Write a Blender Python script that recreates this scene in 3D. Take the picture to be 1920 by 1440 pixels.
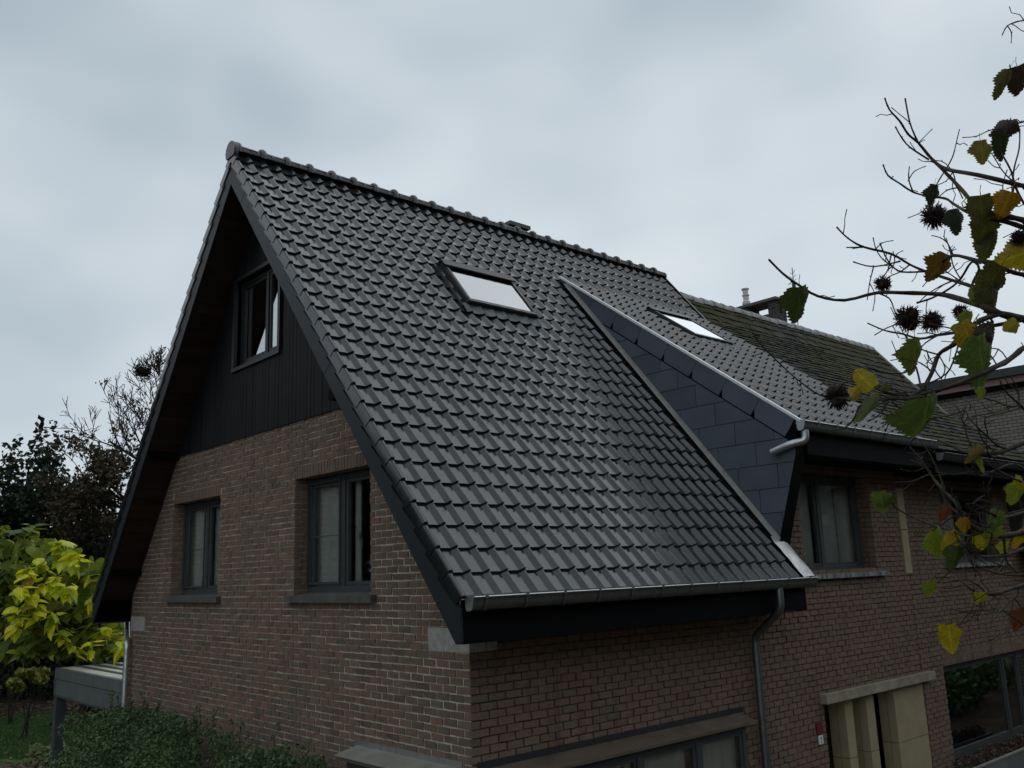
import bpy, math, random
import numpy as np
from mathutils import Vector, Matrix

for o in list(bpy.data.objects): bpy.data.objects.remove(o)
S = bpy.context.scene
COL = S.collection
rnd = random.Random(7)

# ------------------------------------------------------------------ camera
CAM = np.array([-5.3563, -6.7302, 0.7190]); FPX = 1678.3
RIGHT = np.array([0.7509, -0.6595, -0.0351]); DOWN = np.array([0.1101, 0.1775, -0.9779]); FWD = np.array([0.6512, 0.7305, 0.2056])
FWD /= np.linalg.norm(FWD); RIGHT -= FWD*RIGHT.dot(FWD); RIGHT /= np.linalg.norm(RIGHT); DOWN = np.cross(FWD, RIGHT)
cd = bpy.data.cameras.new('camera'); cam = bpy.data.objects.new('camera', cd); COL.objects.link(cam)
cd.sensor_width = 36; cd.lens = FPX/1920*36; cd.clip_start = .05; cd.clip_end = 2000
cam.matrix_world = Matrix(((RIGHT[0], -DOWN[0], -FWD[0], CAM[0]), (RIGHT[1], -DOWN[1], -FWD[1], CAM[1]), (RIGHT[2], -DOWN[2], -FWD[2], CAM[2]), (0, 0, 0, 1)))
S.camera = cam
S.render.resolution_x, S.render.resolution_y = 1024, 768

def ray(u, v): return FWD + RIGHT*((u-960)/FPX) + DOWN*((v-720)/FPX)
def on_x(u, v, x): d = ray(u, v); return CAM + d*((x-CAM[0])/d[0])
def on_y(u, v, y): d = ray(u, v); return CAM + d*((y-CAM[1])/d[1])
def on_z(u, v, z): d = ray(u, v); return CAM + d*((z-CAM[2])/d[2])
def at(u, v, t): return CAM + ray(u, v)*t

# ------------------------------------------------------------------ sky, sun, exposure
W = bpy.data.worlds.new('World'); S.world = W; W.use_nodes = True
nt = W.node_tree; nt.nodes.clear()
SUN_EL, SUN_AZ = math.radians(49), math.radians(85)
tc = nt.nodes.new('ShaderNodeTexCoord')
nz = nt.nodes.new('ShaderNodeTexNoise'); nz.inputs['Scale'].default_value = 2.2; nz.inputs['Detail'].default_value = 2.6; nz.inputs['Roughness'].default_value = .5
mp = nt.nodes.new('ShaderNodeMapping'); mp.inputs['Scale'].default_value = (1, 1, 1.8); mp.inputs['Location'].default_value = (-1.32, 1.74, -2.38)
nt.links.new(tc.outputs['Generated'], mp.inputs['Vector']); nt.links.new(mp.outputs[0], nz.inputs['Vector'])
cr = nt.nodes.new('ShaderNodeValToRGB')
cr.color_ramp.elements[0].position = .31; cr.color_ramp.elements[0].color = (.42, .505, .57, 1)
cr.color_ramp.elements[1].position = .62; cr.color_ramp.elements[1].color = (.76, .82, .86, 1)
nt.links.new(nz.outputs['Fac'], cr.inputs['Fac'])
sky = nt.nodes.new('ShaderNodeTexSky'); sky.sky_type = 'NISHITA'; sky.sun_disc = False; sky.sun_elevation = SUN_EL; sky.sun_rotation = SUN_AZ
skm = nt.nodes.new('ShaderNodeVectorMath'); skm.operation = 'SCALE'; skm.inputs['Scale'].default_value = .10
nt.links.new(sky.outputs[0], skm.inputs[0])
mx = nt.nodes.new('ShaderNodeMixRGB'); mx.inputs['Fac'].default_value = .93
nt.links.new(skm.outputs[0], mx.inputs['Color1']); nt.links.new(cr.outputs[0], mx.inputs['Color2'])
bg = nt.nodes.new('ShaderNodeBackground'); bg.inputs['Strength'].default_value = 1.0
nt.links.new(mx.outputs[0], bg.inputs['Color'])
wo = nt.nodes.new('ShaderNodeOutputWorld'); nt.links.new(bg.outputs[0], wo.inputs['Surface'])
sl = bpy.data.lights.new('sun', 'SUN'); sl.energy = .5; sl.angle = math.radians(90); sl.color = (1, 1, 1)
so = bpy.data.objects.new('sun', sl); COL.objects.link(so)
so.rotation_euler = Vector((-.65, -.05, -.755)).to_track_quat('-Z', 'Y').to_euler(); so.location = (30, 2, 35)
vs = S.view_settings; vs.view_transform = 'Standard'; vs.look = 'None'; vs.gamma = 1; vs.exposure = 0; vs.use_curve_mapping = False
try:
    S.cycles.max_bounces = 6; S.cycles.transparent_max_bounces = 12
except Exception: pass

# ------------------------------------------------------------------ materials
MATS = {}
def nodes_of(name):
    m = bpy.data.materials.new(name); m.use_nodes = True; MATS[name] = m
    n = m.node_tree; b = n.nodes['Principled BSDF']; return m, n, b
def tex_vec(n, scale=(1, 1, 1), kind='Object'):
    if kind == 'World':
        g = n.nodes.new('ShaderNodeNewGeometry'); src = g.outputs['Position']
    else:
        t = n.nodes.new('ShaderNodeTexCoord'); src = t.outputs[kind]
    mpn = n.nodes.new('ShaderNodeMapping'); mpn.inputs['Scale'].default_value = scale
    n.links.new(src, mpn.inputs['Vector']); return mpn.outputs[0]
def noise(n, vec, scale, detail=4, rough=.55):
    x = n.nodes.new('ShaderNodeTexNoise'); x.inputs['Scale'].default_value = scale; x.inputs['Detail'].default_value = detail; x.inputs['Roughness'].default_value = rough
    n.links.new(vec, x.inputs['Vector']); return x.outputs['Fac']
def ramp(n, fac, stops):
    r = n.nodes.new('ShaderNodeValToRGB'); e = r.color_ramp.elements
    e[0].position, e[0].color = stops[0][0], (*stops[0][1], 1); e[1].position, e[1].color = stops[-1][0], (*stops[-1][1], 1)
    for p, c in stops[1:-1]:
        k = e.new(p); k.color = (*c, 1)
    n.links.new(fac, r.inputs['Fac']); return r.outputs['Color']
def mixc(n, a, b, fac, mode='MIX'):
    m = n.nodes.new('ShaderNodeMixRGB'); m.blend_type = mode
    for s, v in (('Color1', a), ('Color2', b)):
        if isinstance(v, tuple): m.inputs[s].default_value = (*v, 1)
        else: n.links.new(v, m.inputs[s])
    if isinstance(fac, (int, float)): m.inputs['Fac'].default_value = fac
    else: n.links.new(fac, m.inputs['Fac'])
    return m.outputs['Color']
def maprange(n, v, a, b, c, d):
    m = n.nodes.new('ShaderNodeMapRange'); n.links.new(v, m.inputs['Value'])
    for k, x in (('From Min', a), ('From Max', b), ('To Min', c), ('To Max', d)): m.inputs[k].default_value = x
    return m.outputs['Result']
def bump(n, b, h, strength, dist=.01):
    x = n.nodes.new('ShaderNodeBump'); x.inputs['Strength'].default_value = strength; x.inputs['Distance'].default_value = dist
    n.links.new(h, x.inputs['Height']); n.links.new(x.outputs[0], b.inputs['Normal'])
def rand_id(n):
    g = n.nodes.new('ShaderNodeNewGeometry'); o = n.nodes.new('ShaderNodeObjectInfo')
    a = n.nodes.new('ShaderNodeMath'); a.operation = 'ADD'; n.links.new(g.outputs['Random Per Island'], a.inputs[0]); n.links.new(o.outputs['Random'], a.inputs[1])
    f = n.nodes.new('ShaderNodeMath'); f.operation = 'FRACT'; n.links.new(a.outputs[0], f.inputs[0]); return f.outputs[0]
def simple(name, c1, c2=None, rough=.6, spec=.5, scale=6, metal=0, bstr=0, bscale=40, kind='World', stretch=(1, 1, 1), vary=0, detail=5):
    m, n, b = nodes_of(name)
    v = tex_vec(n, stretch, kind)
    col = ramp(n, noise(n, v, scale, detail), [(.32, c1), (.68, c2 or c1)])
    if vary:
        col = mixc(n, col, ramp(n, rand_id(n), [(0, (1-vary,)*3), (1, (1+vary,)*3)]), 1, 'MULTIPLY')
    n.links.new(col, b.inputs['Base Color'])
    b.inputs['Roughness'].default_value = rough; b.inputs['Specular IOR Level'].default_value = spec; b.inputs['Metallic'].default_value = metal
    if bstr: bump(n, b, noise(n, v, bscale, 4), bstr)
    return m
def brick_mat(name, tones, soot=.35):
    m, n, b = nodes_of(name)
    r = rand_id(n); w = tex_vec(n, (1, 1, 1), 'World')
    k = len(tones)
    col = ramp(n, r, [(i/(k-1), t) for i, t in enumerate(tones)])
    f = noise(n, w, 38, 6, .65)
    col = mixc(n, col, ramp(n, f, [(.30, (.55, .53, .5)), (.5, (1, 1, 1)), (.72, (1.18, 1.15, 1.1))]), .85, 'MULTIPLY')
    st = noise(n, w, .55, 5, .6)
    col = mixc(n, col, (.075, .07, .064), maprange(n, st, .52, .75, 0, soot))
    run = noise(n, tex_vec(n, (3.2, 3.2, .22), 'World'), 1.6, 4, .6)      # run-off streaks
    col = mixc(n, col, (.05, .048, .043), maprange(n, run, .54, .74, 0, .55))
    n.links.new(col, b.inputs['Base Color']); b.inputs['Roughness'].default_value = .9; b.inputs['Specular IOR Level'].default_value = .25
    bump(n, b, noise(n, w, 70, 5, .7), .7, .006)
    return m
brick_mat('brick', [(0.137, 0.097, 0.070), (0.193, 0.130, 0.091), (0.165, 0.124, 0.091), (0.221, 0.132, 0.091), (0.157, 0.114, 0.082), (0.204, 0.142, 0.103), (0.123, 0.099, 0.077)])
brick_mat('brick_right', [(0.151, 0.109, 0.078), (0.193, 0.130, 0.092), (0.165, 0.124, 0.090), (0.199, 0.124, 0.091), (0.157, 0.117, 0.084)], .2)
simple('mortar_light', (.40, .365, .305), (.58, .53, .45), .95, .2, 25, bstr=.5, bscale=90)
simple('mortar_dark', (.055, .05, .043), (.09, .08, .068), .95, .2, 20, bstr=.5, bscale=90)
simple('concrete', (.27, .265, .235), (.40, .39, .35), .85, .3, 14, bstr=.5, bscale=60)
simple('sill_stone', (.060, .060, .056), (.11, .108, .098), .7, .4, 9, bstr=.4, bscale=50)
def drip_mat(name, a, bcol):
    m, n, b = nodes_of(name); v = tex_vec(n, (14, 14, 1.0), 'World')
    n.links.new(ramp(n, noise(n, v, 1.3, 5, .7), [(.38, a), (.62, bcol)]), b.inputs['Base Color']); b.inputs['Roughness'].default_value = .8; return m
drip_mat('sill_pale', (.055, .058, .058), (.30, .30, .285))
simple('lintel_stone', (.20, .18, .13), (.33, .30, .22), .8, .3, 6, bstr=.3)
simple('beige_stone', (.285, .24, .135), (.345, .295, .175), .7, .35, 4, bstr=.15)
simple('joint_black', (.01, .01, .01), rough=.9)
# glazed wet tiles
def tile_mat():
    m, n, b = nodes_of('roof_tile'); w = tex_vec(n, (1, 1, 1), 'World')
    r = rand_id(n)
    col = ramp(n, r, [(0, (.010, .0118, .0132)), (.5, (.0145, .0165, .018)), (.9, (.019, .021, .0225)), (1, (.026, .028, .029))])
    col = mixc(n, col, ramp(n, noise(n, w, 9, 5, .6), [(.35, (.75, .76, .78)), (.7, (1.3, 1.28, 1.25))]), .8, 'MULTIPLY')
    n.links.new(col, b.inputs['Base Color'])
    rr = maprange(n, noise(n, w, 3.5, 5, .65), .35, .7, .12, .28)
    n.links.new(rr, b.inputs['Roughness']); b.inputs['Specular IOR Level'].default_value = .72
    bump(n, b, noise(n, w, 90, 4, .65), .16, .003)
    return m
tile_mat()
simple('ridge_tile', (.05, .053, .056), (.085, .088, .09), .42, .5, 12, bstr=.2, bscale=120)
def moss_mat():
    m, n, b = nodes_of('mossy_tile'); w = tex_vec(n, (1, 1, 1), 'World')
    r = rand_id(n)
    base = ramp(n, r, [(0, (.022, .023, .022)), (.5, (.036, .034, .031)), (.85, (.046, .042, .036)), (1, (.075, .07, .062))])
    moss = ramp(n, noise(n, w, 6, 4), [(.3, (.024, .026, .008)), (.7, (.056, .055, .017))])
    f = n.nodes.new('ShaderNodeMath'); f.operation = 'ADD'
    n.links.new(noise(n, w, .55, 3), f.inputs[0]); n.links.new(maprange(n, noise(n, w, 9, 5, .7), 0, 1, -.35, .35), f.inputs[1])
    n.links.new(mixc(n, base, moss, maprange(n, f.outputs[0], .42, .56, 0, .95)), b.inputs['Base Color'])
    b.inputs['Roughness'].default_value = .9; b.inputs['Specular IOR Level'].default_value = .2
    bump(n, b, noise(n, w, 35, 5, .7), .8, .02)
moss_mat()
simple('old_ridge', (.22, .22, .215), (.42, .42, .41), .85, .3, 5, bstr=.5)
simple('black_board', (.0025, .003, .0036), (.004, .0045, .0055), .65, .06, 5)
simple('barge_board', (.016, .020, .025), (.022, .026, .031), .5, .3, 60, bstr=.15, bscale=200)
simple('cladding', (.0055, .0058, .0075), (.010, .0098, .011), .6, .18, 3, stretch=(8, 8, .5), vary=.25)
simple('soffit_wood', (.020, .011, .008), (.036, .019, .012), .6, .4, 3, stretch=(.6, 5, 5), vary=.3)
simple('slate', (.072, .087, .110), (.090, .107, .130), .55, .3, 2.5, bstr=.15, bscale=120, vary=.12)
def zinc(name, a, bcol, rough, metal=.85):
    m, n, b = nodes_of(name); w = tex_vec(n, (1, 1, 1), 'World'); k = noise(n, w, 9, 7, .75)
    n.links.new(ramp(n, k, [(.3, a), (.7, bcol)]), b.inputs['Base Color']); b.inputs['Metallic'].default_value = metal
    n.links.new(maprange(n, k, .35, .65, rough+.16, rough-.06), b.inputs['Roughness']); bump(n, b, noise(n, w, 18, 3), .08)
zinc('zinc_old', (.14, .165, .16), (.26, .285, .28), .38)
zinc('zinc_bright', (.42, .45, .46), (.60, .63, .64), .30)
zinc('zinc_dark', (.06, .068, .072), (.10, .11, .115), .42)
zinc('lead', (.40, .40, .395), (.62, .62, .61), .36)
zinc('flash_strip', (.22, .22, .205), (.33, .33, .31), .5, .6)
simple('trim_white', (.62, .66, .70), (.70, .74, .77), .35, .5, 8)
simple('window_frame', (.050, .053, .055), (.060, .063, .065), .5, .3, 8)
simple('window_dark', (.016, .017, .018), (.021, .022, .024), .4, .45, 8)
simple('anthracite', (.020, .022, .024), (.026, .028, .030), .42, .5, 20)
simple('curtain', (.80, .80, .75), (.88, .88, .83), .95, .1, 4)
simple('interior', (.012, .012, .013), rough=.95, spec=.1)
simple('timber_ledge', (.085, .062, .045), (.13, .098, .072), .75, .3, 4, stretch=(1, 1, 6))
simple('ledge_pale', (.21, .205, .17), (.28, .27, .225), .75, .3, 6)
simple('red_plate', (.16, .012, .014), (.12, .010, .012), .5, .4, 20)
simple('white_plate', (.75, .76, .75), rough=.4)
simple('ink', (.03, .035, .035), rough=.6)
simple('carport_metal', (.105, .115, .118), (.15, .158, .158), .5, .4, 3, stretch=(1, 1, .4))
simple('carport_post', (.055, .062, .07), (.075, .082, .09), .45, .45, 3)
simple('panel_pale', (.46, .45, .37), (.58, .57, .49), .5, .4, 3)
simple('bark', (.045, .038, .030), (.085, .075, .060), .9, .2, 30, bstr=.6, bscale=80)
simple('bark_dark', (.018, .016, .013), (.035, .03, .025), .9, .2, 20, bstr=.6, bscale=60)
def twig_mat():
    m, n, b = nodes_of('twig'); w = tex_vec(n, (1, 1, 1), 'World')
    col = ramp(n, noise(n, w, 22, 4), [(.3, (.026, .022, .018)), (.6, (.058, .050, .040)), (.82, (.12, .11, .085))])
    col = mixc(n, col, (.085, .09, .025), maprange(n, noise(n, w, 5, 3), .58, .68, 0, .7))
    n.links.new(col, b.inputs['Base Color']); b.inputs['Roughness'].default_value = .85; b.inputs['Specular IOR Level'].default_value = .15
    bump(n, b, noise(n, w, 160, 3), .5, .003)
twig_mat()
simple('burr', (.016, .009, .008), (.034, .019, .016), .8, .25, 40)
simple('soil', (.030, .022, .014), (.075, .055, .036), .95, .15, 1.6, bstr=.8, bscale=14)
simple('lawn', (.022, .055, .012), (.045, .095, .022), .9, .2, 1.2, bstr=.6, bscale=60)
simple('plaster_dark', (.03, .03, .03), rough=.9)
simple('pink_band', (.20, .125, .115), (.25, .155, .14), .7, .3, 3)
simple('flue_white', (.50, .50, .48), (.62, .62, .60), .5, .4, 20)

def glass_mat(name, tint, refl, coat=1.9, drops=False):
    m = bpy.data.materials.new(name); m.use_nodes = True; MATS[name] = m; n = m.node_tree; n.nodes.clear()
    out = n.nodes.new('ShaderNodeOutputMaterial'); mixn = n.nodes.new('ShaderNodeMixShader')
    tr = n.nodes.new('ShaderNodeBsdfTransparent'); tr.inputs['Color'].default_value = (*tint, 1)
    gl = n.nodes.new('ShaderNodeBsdfGlossy'); gl.inputs['Roughness'].default_value = .02; gl.inputs['Color'].default_value = (.93, .95, .96, 1)
    fr = n.nodes.new('ShaderNodeFresnel'); fr.inputs['IOR'].default_value = 1.5
    mu = n.nodes.new('ShaderNodeMath'); mu.operation = 'MULTIPLY_ADD'; mu.use_clamp = True; mu.inputs[1].default_value = coat; mu.inputs[2].default_value = refl
    n.links.new(fr.outputs[0], mu.inputs[0]); n.links.new(mu.outputs[0], mixn.inputs['Fac'])
    n.links.new(tr.outputs[0], mixn.inputs[1]); n.links.new(gl.outputs[0], mixn.inputs[2]); n.links.new(mixn.outputs[0], out.inputs['Surface'])
    if drops:
        w = tex_vec(n, (1, 1, 1), 'World'); b = n.nodes.new('ShaderNodeBump'); b.inputs['Strength'].default_value = .12; b.inputs['Distance'].default_value = .004
        n.links.new(noise(n, w, 60, 3), b.inputs['Height']); n.links.new(b.outputs[0], gl.inputs['Normal'])
glass_mat('glass', (.98, .99, .985), 0, .8)
glass_mat('glass_coated', (.3, .33, .35), .42)
glass_mat('glass_roof', (.2, .22, .23), .30, 1.8, True)

def leaf_mat(name, spots=.6, trans=.35, rough=.5, gain=1.):
    # leaf colour comes from the object's own colour, varied and blotched
    m, n, b = nodes_of(name)
    oi = n.nodes.new('ShaderNodeObjectInfo'); v = tex_vec(n, (1, 1, 1), 'Object')
    f = noise(n, v, 3.2, 6, .7)
    col = mixc(n, oi.outputs['Color'], ramp(n, f, [(.3, (.45*gain, .48*gain, .42*gain)), (.65, (1.0*gain, .97*gain, .9*gain))]), .9, 'MULTIPLY')
    sx = n.nodes.new('ShaderNodeSeparateXYZ'); n.links.new(v, sx.inputs[0])
    def mth(op, a, b_=None):
        q = n.nodes.new('ShaderNodeMath'); q.operation = op
        for i_, z in enumerate((a, b_)):
            if z is None: continue
            if isinstance(z, (int, float)): q.inputs[i_].default_value = z
            else: n.links.new(z, q.inputs[i_])
        return q.outputs[0]
    ax_ = mth('ABSOLUTE', sx.outputs['X']); vn = mth('SINE', mth('MULTIPLY', mth('SUBTRACT', sx.outputs['Y'], mth('MULTIPLY', ax_, .6)), 42))
    vein = mth('MAXIMUM', maprange(n, vn, .80, .98, 0, .45), maprange(n, ax_, .015, .03, .7, 0))
    col = mixc(n, col, mixc(n, col, (1.7, 1.6, 1.5), 1, 'MULTIPLY'), vein)
    br = noise(n, v, 2.1, 5, .65)
    col = mixc(n, col, (.055, .028, .012), maprange(n, br, .58, .70, 0, spots))
    n.links.new(col, b.inputs['Base Color']); b.inputs['Roughness'].default_value = rough; b.inputs['Specular IOR Level'].default_value = .35
    bump(n, b, noise(n, v, 14, 4), .35, .02)
    t = n.nodes.new('ShaderNodeBsdfTranslucent'); n.links.new(col, t.inputs['Color'])
    ms = n.nodes.new('ShaderNodeMixShader'); ms.inputs['Fac'].default_value = trans
    out = n.nodes['Material Output']; n.links.new(b.outputs[0], ms.inputs[1]); n.links.new(t.outputs[0], ms.inputs[2]); n.links.new(ms.outputs[0], out.inputs['Surface'])
leaf_mat('hazel_leaf'); leaf_mat('catalpa_leaf', .08, .40, .45, 2.0)
def foliage_mat(name, tones, trans=.2, rough=.55):
    m, n, b = nodes_of(name); r = rand_id(n)
    col = ramp(n, r, [(i/(len(tones)-1), t) for i, t in enumerate(tones)])
    n.links.new(col, b.inputs['Base Color']); b.inputs['Roughness'].default_value = rough; b.inputs['Specular IOR Level'].default_value = .35
    t = n.nodes.new('ShaderNodeBsdfTranslucent'); n.links.new(col, t.inputs['Color'])
    ms = n.nodes.new('ShaderNodeMixShader'); ms.inputs['Fac'].default_value = trans
    out = n.nodes['Material Output']; n.links.new(b.outputs[0], ms.inputs[1]); n.links.new(t.outputs[0], ms.inputs[2]); n.links.new(ms.outputs[0], out.inputs['Surface'])
foliage_mat('holly_leaf', [(.010, .018, .010), (.018, .030, .016), (.028, .042, .022), (.014, .022, .014)])
foliage_mat('hedge_leaf', [(0.033, 0.074, 0.022), (0.062, 0.126, 0.041), (0.098, 0.180, 0.058), (0.040, 0.089, 0.031), (0.150, 0.204, 0.072)])
foliage_mat('brown_leaf', [(.055, .040, .020), (.080, .056, .026), (.045, .034, .020), (.07, .058, .026)])
foliage_mat('catalpa_mass', [(.05, .085, .015), (.14, .20, .02), (.30, .33, .03), (.09, .14, .018)], .35)
foliage_mat('yellow_shrub', [(.14, .16, .015), (.22, .22, .02), (.10, .13, .015)], .3)
foliage_mat('pale_leaf', [(.20, .24, .09), (.30, .32, .16), (.10, .15, .05)], .3)
foliage_mat('grass', [(.022, .062, .012), (.035, .090, .018), (.05, .11, .025), (.028, .07, .015)], .25)
foliage_mat('litter', [(.10, .07, .035), (.16, .12, .06), (.07, .045, .022), (.22, .19, .11)], .1)
foliage_mat('heather', [(.07, .04, .035), (.11, .06, .05), (.05, .045, .025), (.14, .09, .07)], .15)
foliage_mat('far_green', [(.012, .02, .010), (.02, .032, .014), (.03, .04, .018)], .15)

# ------------------------------------------------------------------ mesh helpers
class MB:
    def __init__(s): s.v = []; s.f = []
    def add(s, vs, fs):
        k = len(s.v); s.v += [tuple(map(float, p)) for p in vs]; s.f += [tuple(k+i for i in f) for f in fs]
    def box(s, a, b, jit=0, rng=None):
        (x0, y0, z0), (x1, y1, z1) = a, b
        vs = [(x0, y0, z0), (x1, y0, z0), (x1, y1, z0), (x0, y1, z0), (x0, y0, z1), (x1, y0, z1), (x1, y1, z1), (x0, y1, z1)]
        if jit: vs = [tuple(c + rng.uniform(-jit, jit) for c in p) for p in vs]
        s.add(vs, [(0, 3, 2, 1), (4, 5, 6, 7), (0, 1, 5, 4), (1, 2, 6, 5), (2, 3, 7, 6), (3, 0, 4, 7)])
    def prism(s, poly, off):
        # poly: list of 3d points (planar), extruded by vector off
        n = len(poly); q = [tuple(np.add(p, off)) for p in poly]
        s.add(list(poly)+q, [tuple(range(n)), tuple(range(2*n-1, n-1, -1))] + [(i, (i+1) % n, n+(i+1) % n, n+i)[::-1] for i in range(n)])
    def tube(s, pts, rad, seg=8, cap=True):
        pts = [np.array(p, float) for p in pts]; n = len(pts); rad = rad if hasattr(rad, '__len__') else [rad]*n
        vs = []; up = None
        for i in range(n):
            t = pts[min(i+1, n-1)] - pts[max(i-1, 0)]; t = t/(np.linalg.norm(t)+1e-9)
            if up is None: up = np.array([0, 0, 1.]) if abs(t[2]) < .9 else np.array([1., 0, 0])
            a = np.cross(t, up); a /= (np.linalg.norm(a)+1e-9); b = np.cross(a, t); up = b
            for k in range(seg):
                w = 2*math.pi*k/seg; vs.append(pts[i] + rad[i]*(math.cos(w)*a + math.sin(w)*b))
        fs = [(i*seg+k, i*seg+(k+1) % seg, (i+1)*seg+(k+1) % seg, (i+1)*seg+k) for i in range(n-1) for k in range(seg)]
        if cap: fs += [tuple(range(seg-1, -1, -1)), tuple(range((n-1)*seg, n*seg))]
        s.add(vs, fs)
    def mesh(s, name):
        m = bpy.data.meshes.new(name); m.from_pydata(s.v, [], s.f); m.update(); return m
def smooth(me, ang=None):
    me.polygons.foreach_set('use_smooth', [True]*len(me.polygons)); me.update()
    if ang is not None:
        try: me.set_sharp_from_angle(angle=math.radians(ang))
        except Exception: pass
LOC = {}
def link(o, parent=None, label=None, cat=None, group=None, kind=None):
    COL.objects.link(o)
    if parent is not None:
        o.parent = parent; l = LOC.get(parent.name)
        if l is not None: o.matrix_parent_inverse = Matrix.Translation(l).inverted()
    if label: o['label'] = label
    if cat: o['category'] = cat
    if group: o['group'] = group
    if kind: o['kind'] = kind
    return o
def obj(name, mb, mat, parent=None, sm=None, **kw):
    me = mb.mesh(name) if isinstance(mb, MB) else mb
    if isinstance(mb, MB): me.materials.append(MATS[mat])
    if sm is not None and isinstance(mb, MB): smooth(me, sm if sm else None)
    return link(bpy.data.objects.new(name, me), parent, **kw)
def boxo(name, a, b, mat, parent=None, **kw):
    m = MB(); m.box(a, b); return obj(name, m, mat, parent, **kw)
def thing(name, label, cat, loc, group=None):
    o = bpy.data.objects.new(name, None); o.location = loc; o.empty_display_size = .2
    link(o, None, label, cat, group); LOC[o.name] = Vector(loc); return o

# ------------------------------------------------------------------ dimensions read from the photograph (metres, z=0 at the eave stone)
GZ = -3.30
Y0, Z0, SLOPE = -.5768, .5395, 1.2304
LEN = math.hypot(1, SLOPE); C_, S_ = 1/LEN, SLOPE/LEN
YR = 4.41; GAUGE = .2819; RIB = .2202; ROWS = 28
XV = -.526; XE = 8.85
YB = 2*YR
def rp(x, s, d=0.):      # point on the front slope: x along ridge, s up the slope, d above the tile crests
    return np.array([x, Y0 + C_*s - S_*d, Z0 + S_*s + C_*d])
def rpb(x, s, d=0.):     # the same on the rear slope
    p = rp(x, s, d); return np.array([p[0], YB - p[1], p[2]])
SMAX = (YR-Y0)/C_
def roof_z(y, d=0.): return Z0 + SLOPE*((y if y < YR else YB-y) - Y0) + d*LEN
XD = 4.95; XDR = 8.78    # dormer cheek and dormer right edge
DS, DZ, DY = .735, 2.475, -.70
DL = math.hypot(1, DS); DC, DSN = 1/DL, DS/DL
def dp(x, s, d=0.): return np.array([x, DY + DC*s - DSN*d, DZ + DSN*s + DC*d])
YTOP = (DZ - DS*DY - Z0 + SLOPE*Y0)/(SLOPE-DS)   # where dormer plane meets main plane

# ------------------------------------------------------------------ ground
gm = MB(); gm.add([(-400, -400, GZ), (400, -400, GZ), (400, 400, GZ), (-400, 400, GZ)], [(0, 1, 2, 3)])
obj('ground', gm, 'soil', kind='structure')
LAWN = [(-18, 19.0), (-6, 18.6), (0, 18.2), (4, 17.6), (12, 17.0), (13, 25.5), (5, 26.5), (0, 27.3), (-8, 28), (-18, 29)]
lm = MB(); lm.add([(x, y, GZ+.004) for x, y in LAWN], [tuple(range(len(LAWN)))])
obj('lawn', lm, 'lawn', kind='structure')

# ------------------------------------------------------------------ main house
house = thing('brick_house', 'brown brick house with steep black tiled gable roof and slate-clad dormer', 'house', (4, 4, GZ))
MAP = {'g': lambda u, d, z: (d, u, z), 'f': lambda u, d, z: (u, d, z)}
def wbox(mb, ax, u0, u1, d0, d1, z0, z1, jit=0, rng=None):
    a = MAP[ax](u0, d0, z0); b = MAP[ax](u1, d1, z1)
    mb.box(a, b, jit, rng)
LB, HB, JT, JV = .2103, .075, .012, .0205
def wall_rows(ax, u0, u1, z0, z1, openings, odd_full, urange=None, cuts=()):
    """yield (u0,u1,z0,z1,front_full) bricks in running bond and (u0,u1,z0,z1) mortar strips"""
    bricks, mort, rev = [], [], []
    r0, r1 = int(math.floor(z0/HB)), int(math.ceil(z1/HB))
    for r in range(r0, r1):
        za, zb = r*HB, (r+1)*HB; zm = .5*(za+zb)
        lo, hi = u0, u1
        if urange: lo, hi = urange(zm, lo, hi)
        if hi - lo < .1: continue
        spans = [(lo, hi)]
        for (a, b, c, d) in openings:
            if c < zm < d:
                ns = []
                for s, e in spans:
                    if b <= s or a >= e: ns.append((s, e)); continue
                    if a > s: ns.append((s, a))
                    if b < e: ns.append((b, e))
                    for edge, sg in ((a, -1), (b, 1)):
                        if s < edge < e: rev.append((edge, sg, za, zb, r))
                spans = ns
        full = (r % 2 == 1) == odd_full
        for s, e in spans:
            mort.append((s, e, za, zb))
        bs = spans
        for (a, b, c, d) in cuts:
            if c < zm < d: bs = [q for s, e in bs for q in ((s, min(e, a)), (max(s, b), e)) if q[1]-q[0] > .03]
        for s, e in bs:
            k0 = int(math.floor((s - (0 if full else .105))/LB)) - 1
            u = k0*LB + (0 if full else .105)
            while u < e:
                a, b = max(u, s), min(u+LB, e)
                if b - a > .035: bricks.append((a + (JV/2 if a > s+1e-6 else 0), b - (JV/2 if b < e-1e-6 else 0), za+JT/2, zb-JT/2, full, s <= 1e-6 and a <= s+1e-6))
                u += LB
    return bricks, mort, rev

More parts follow.
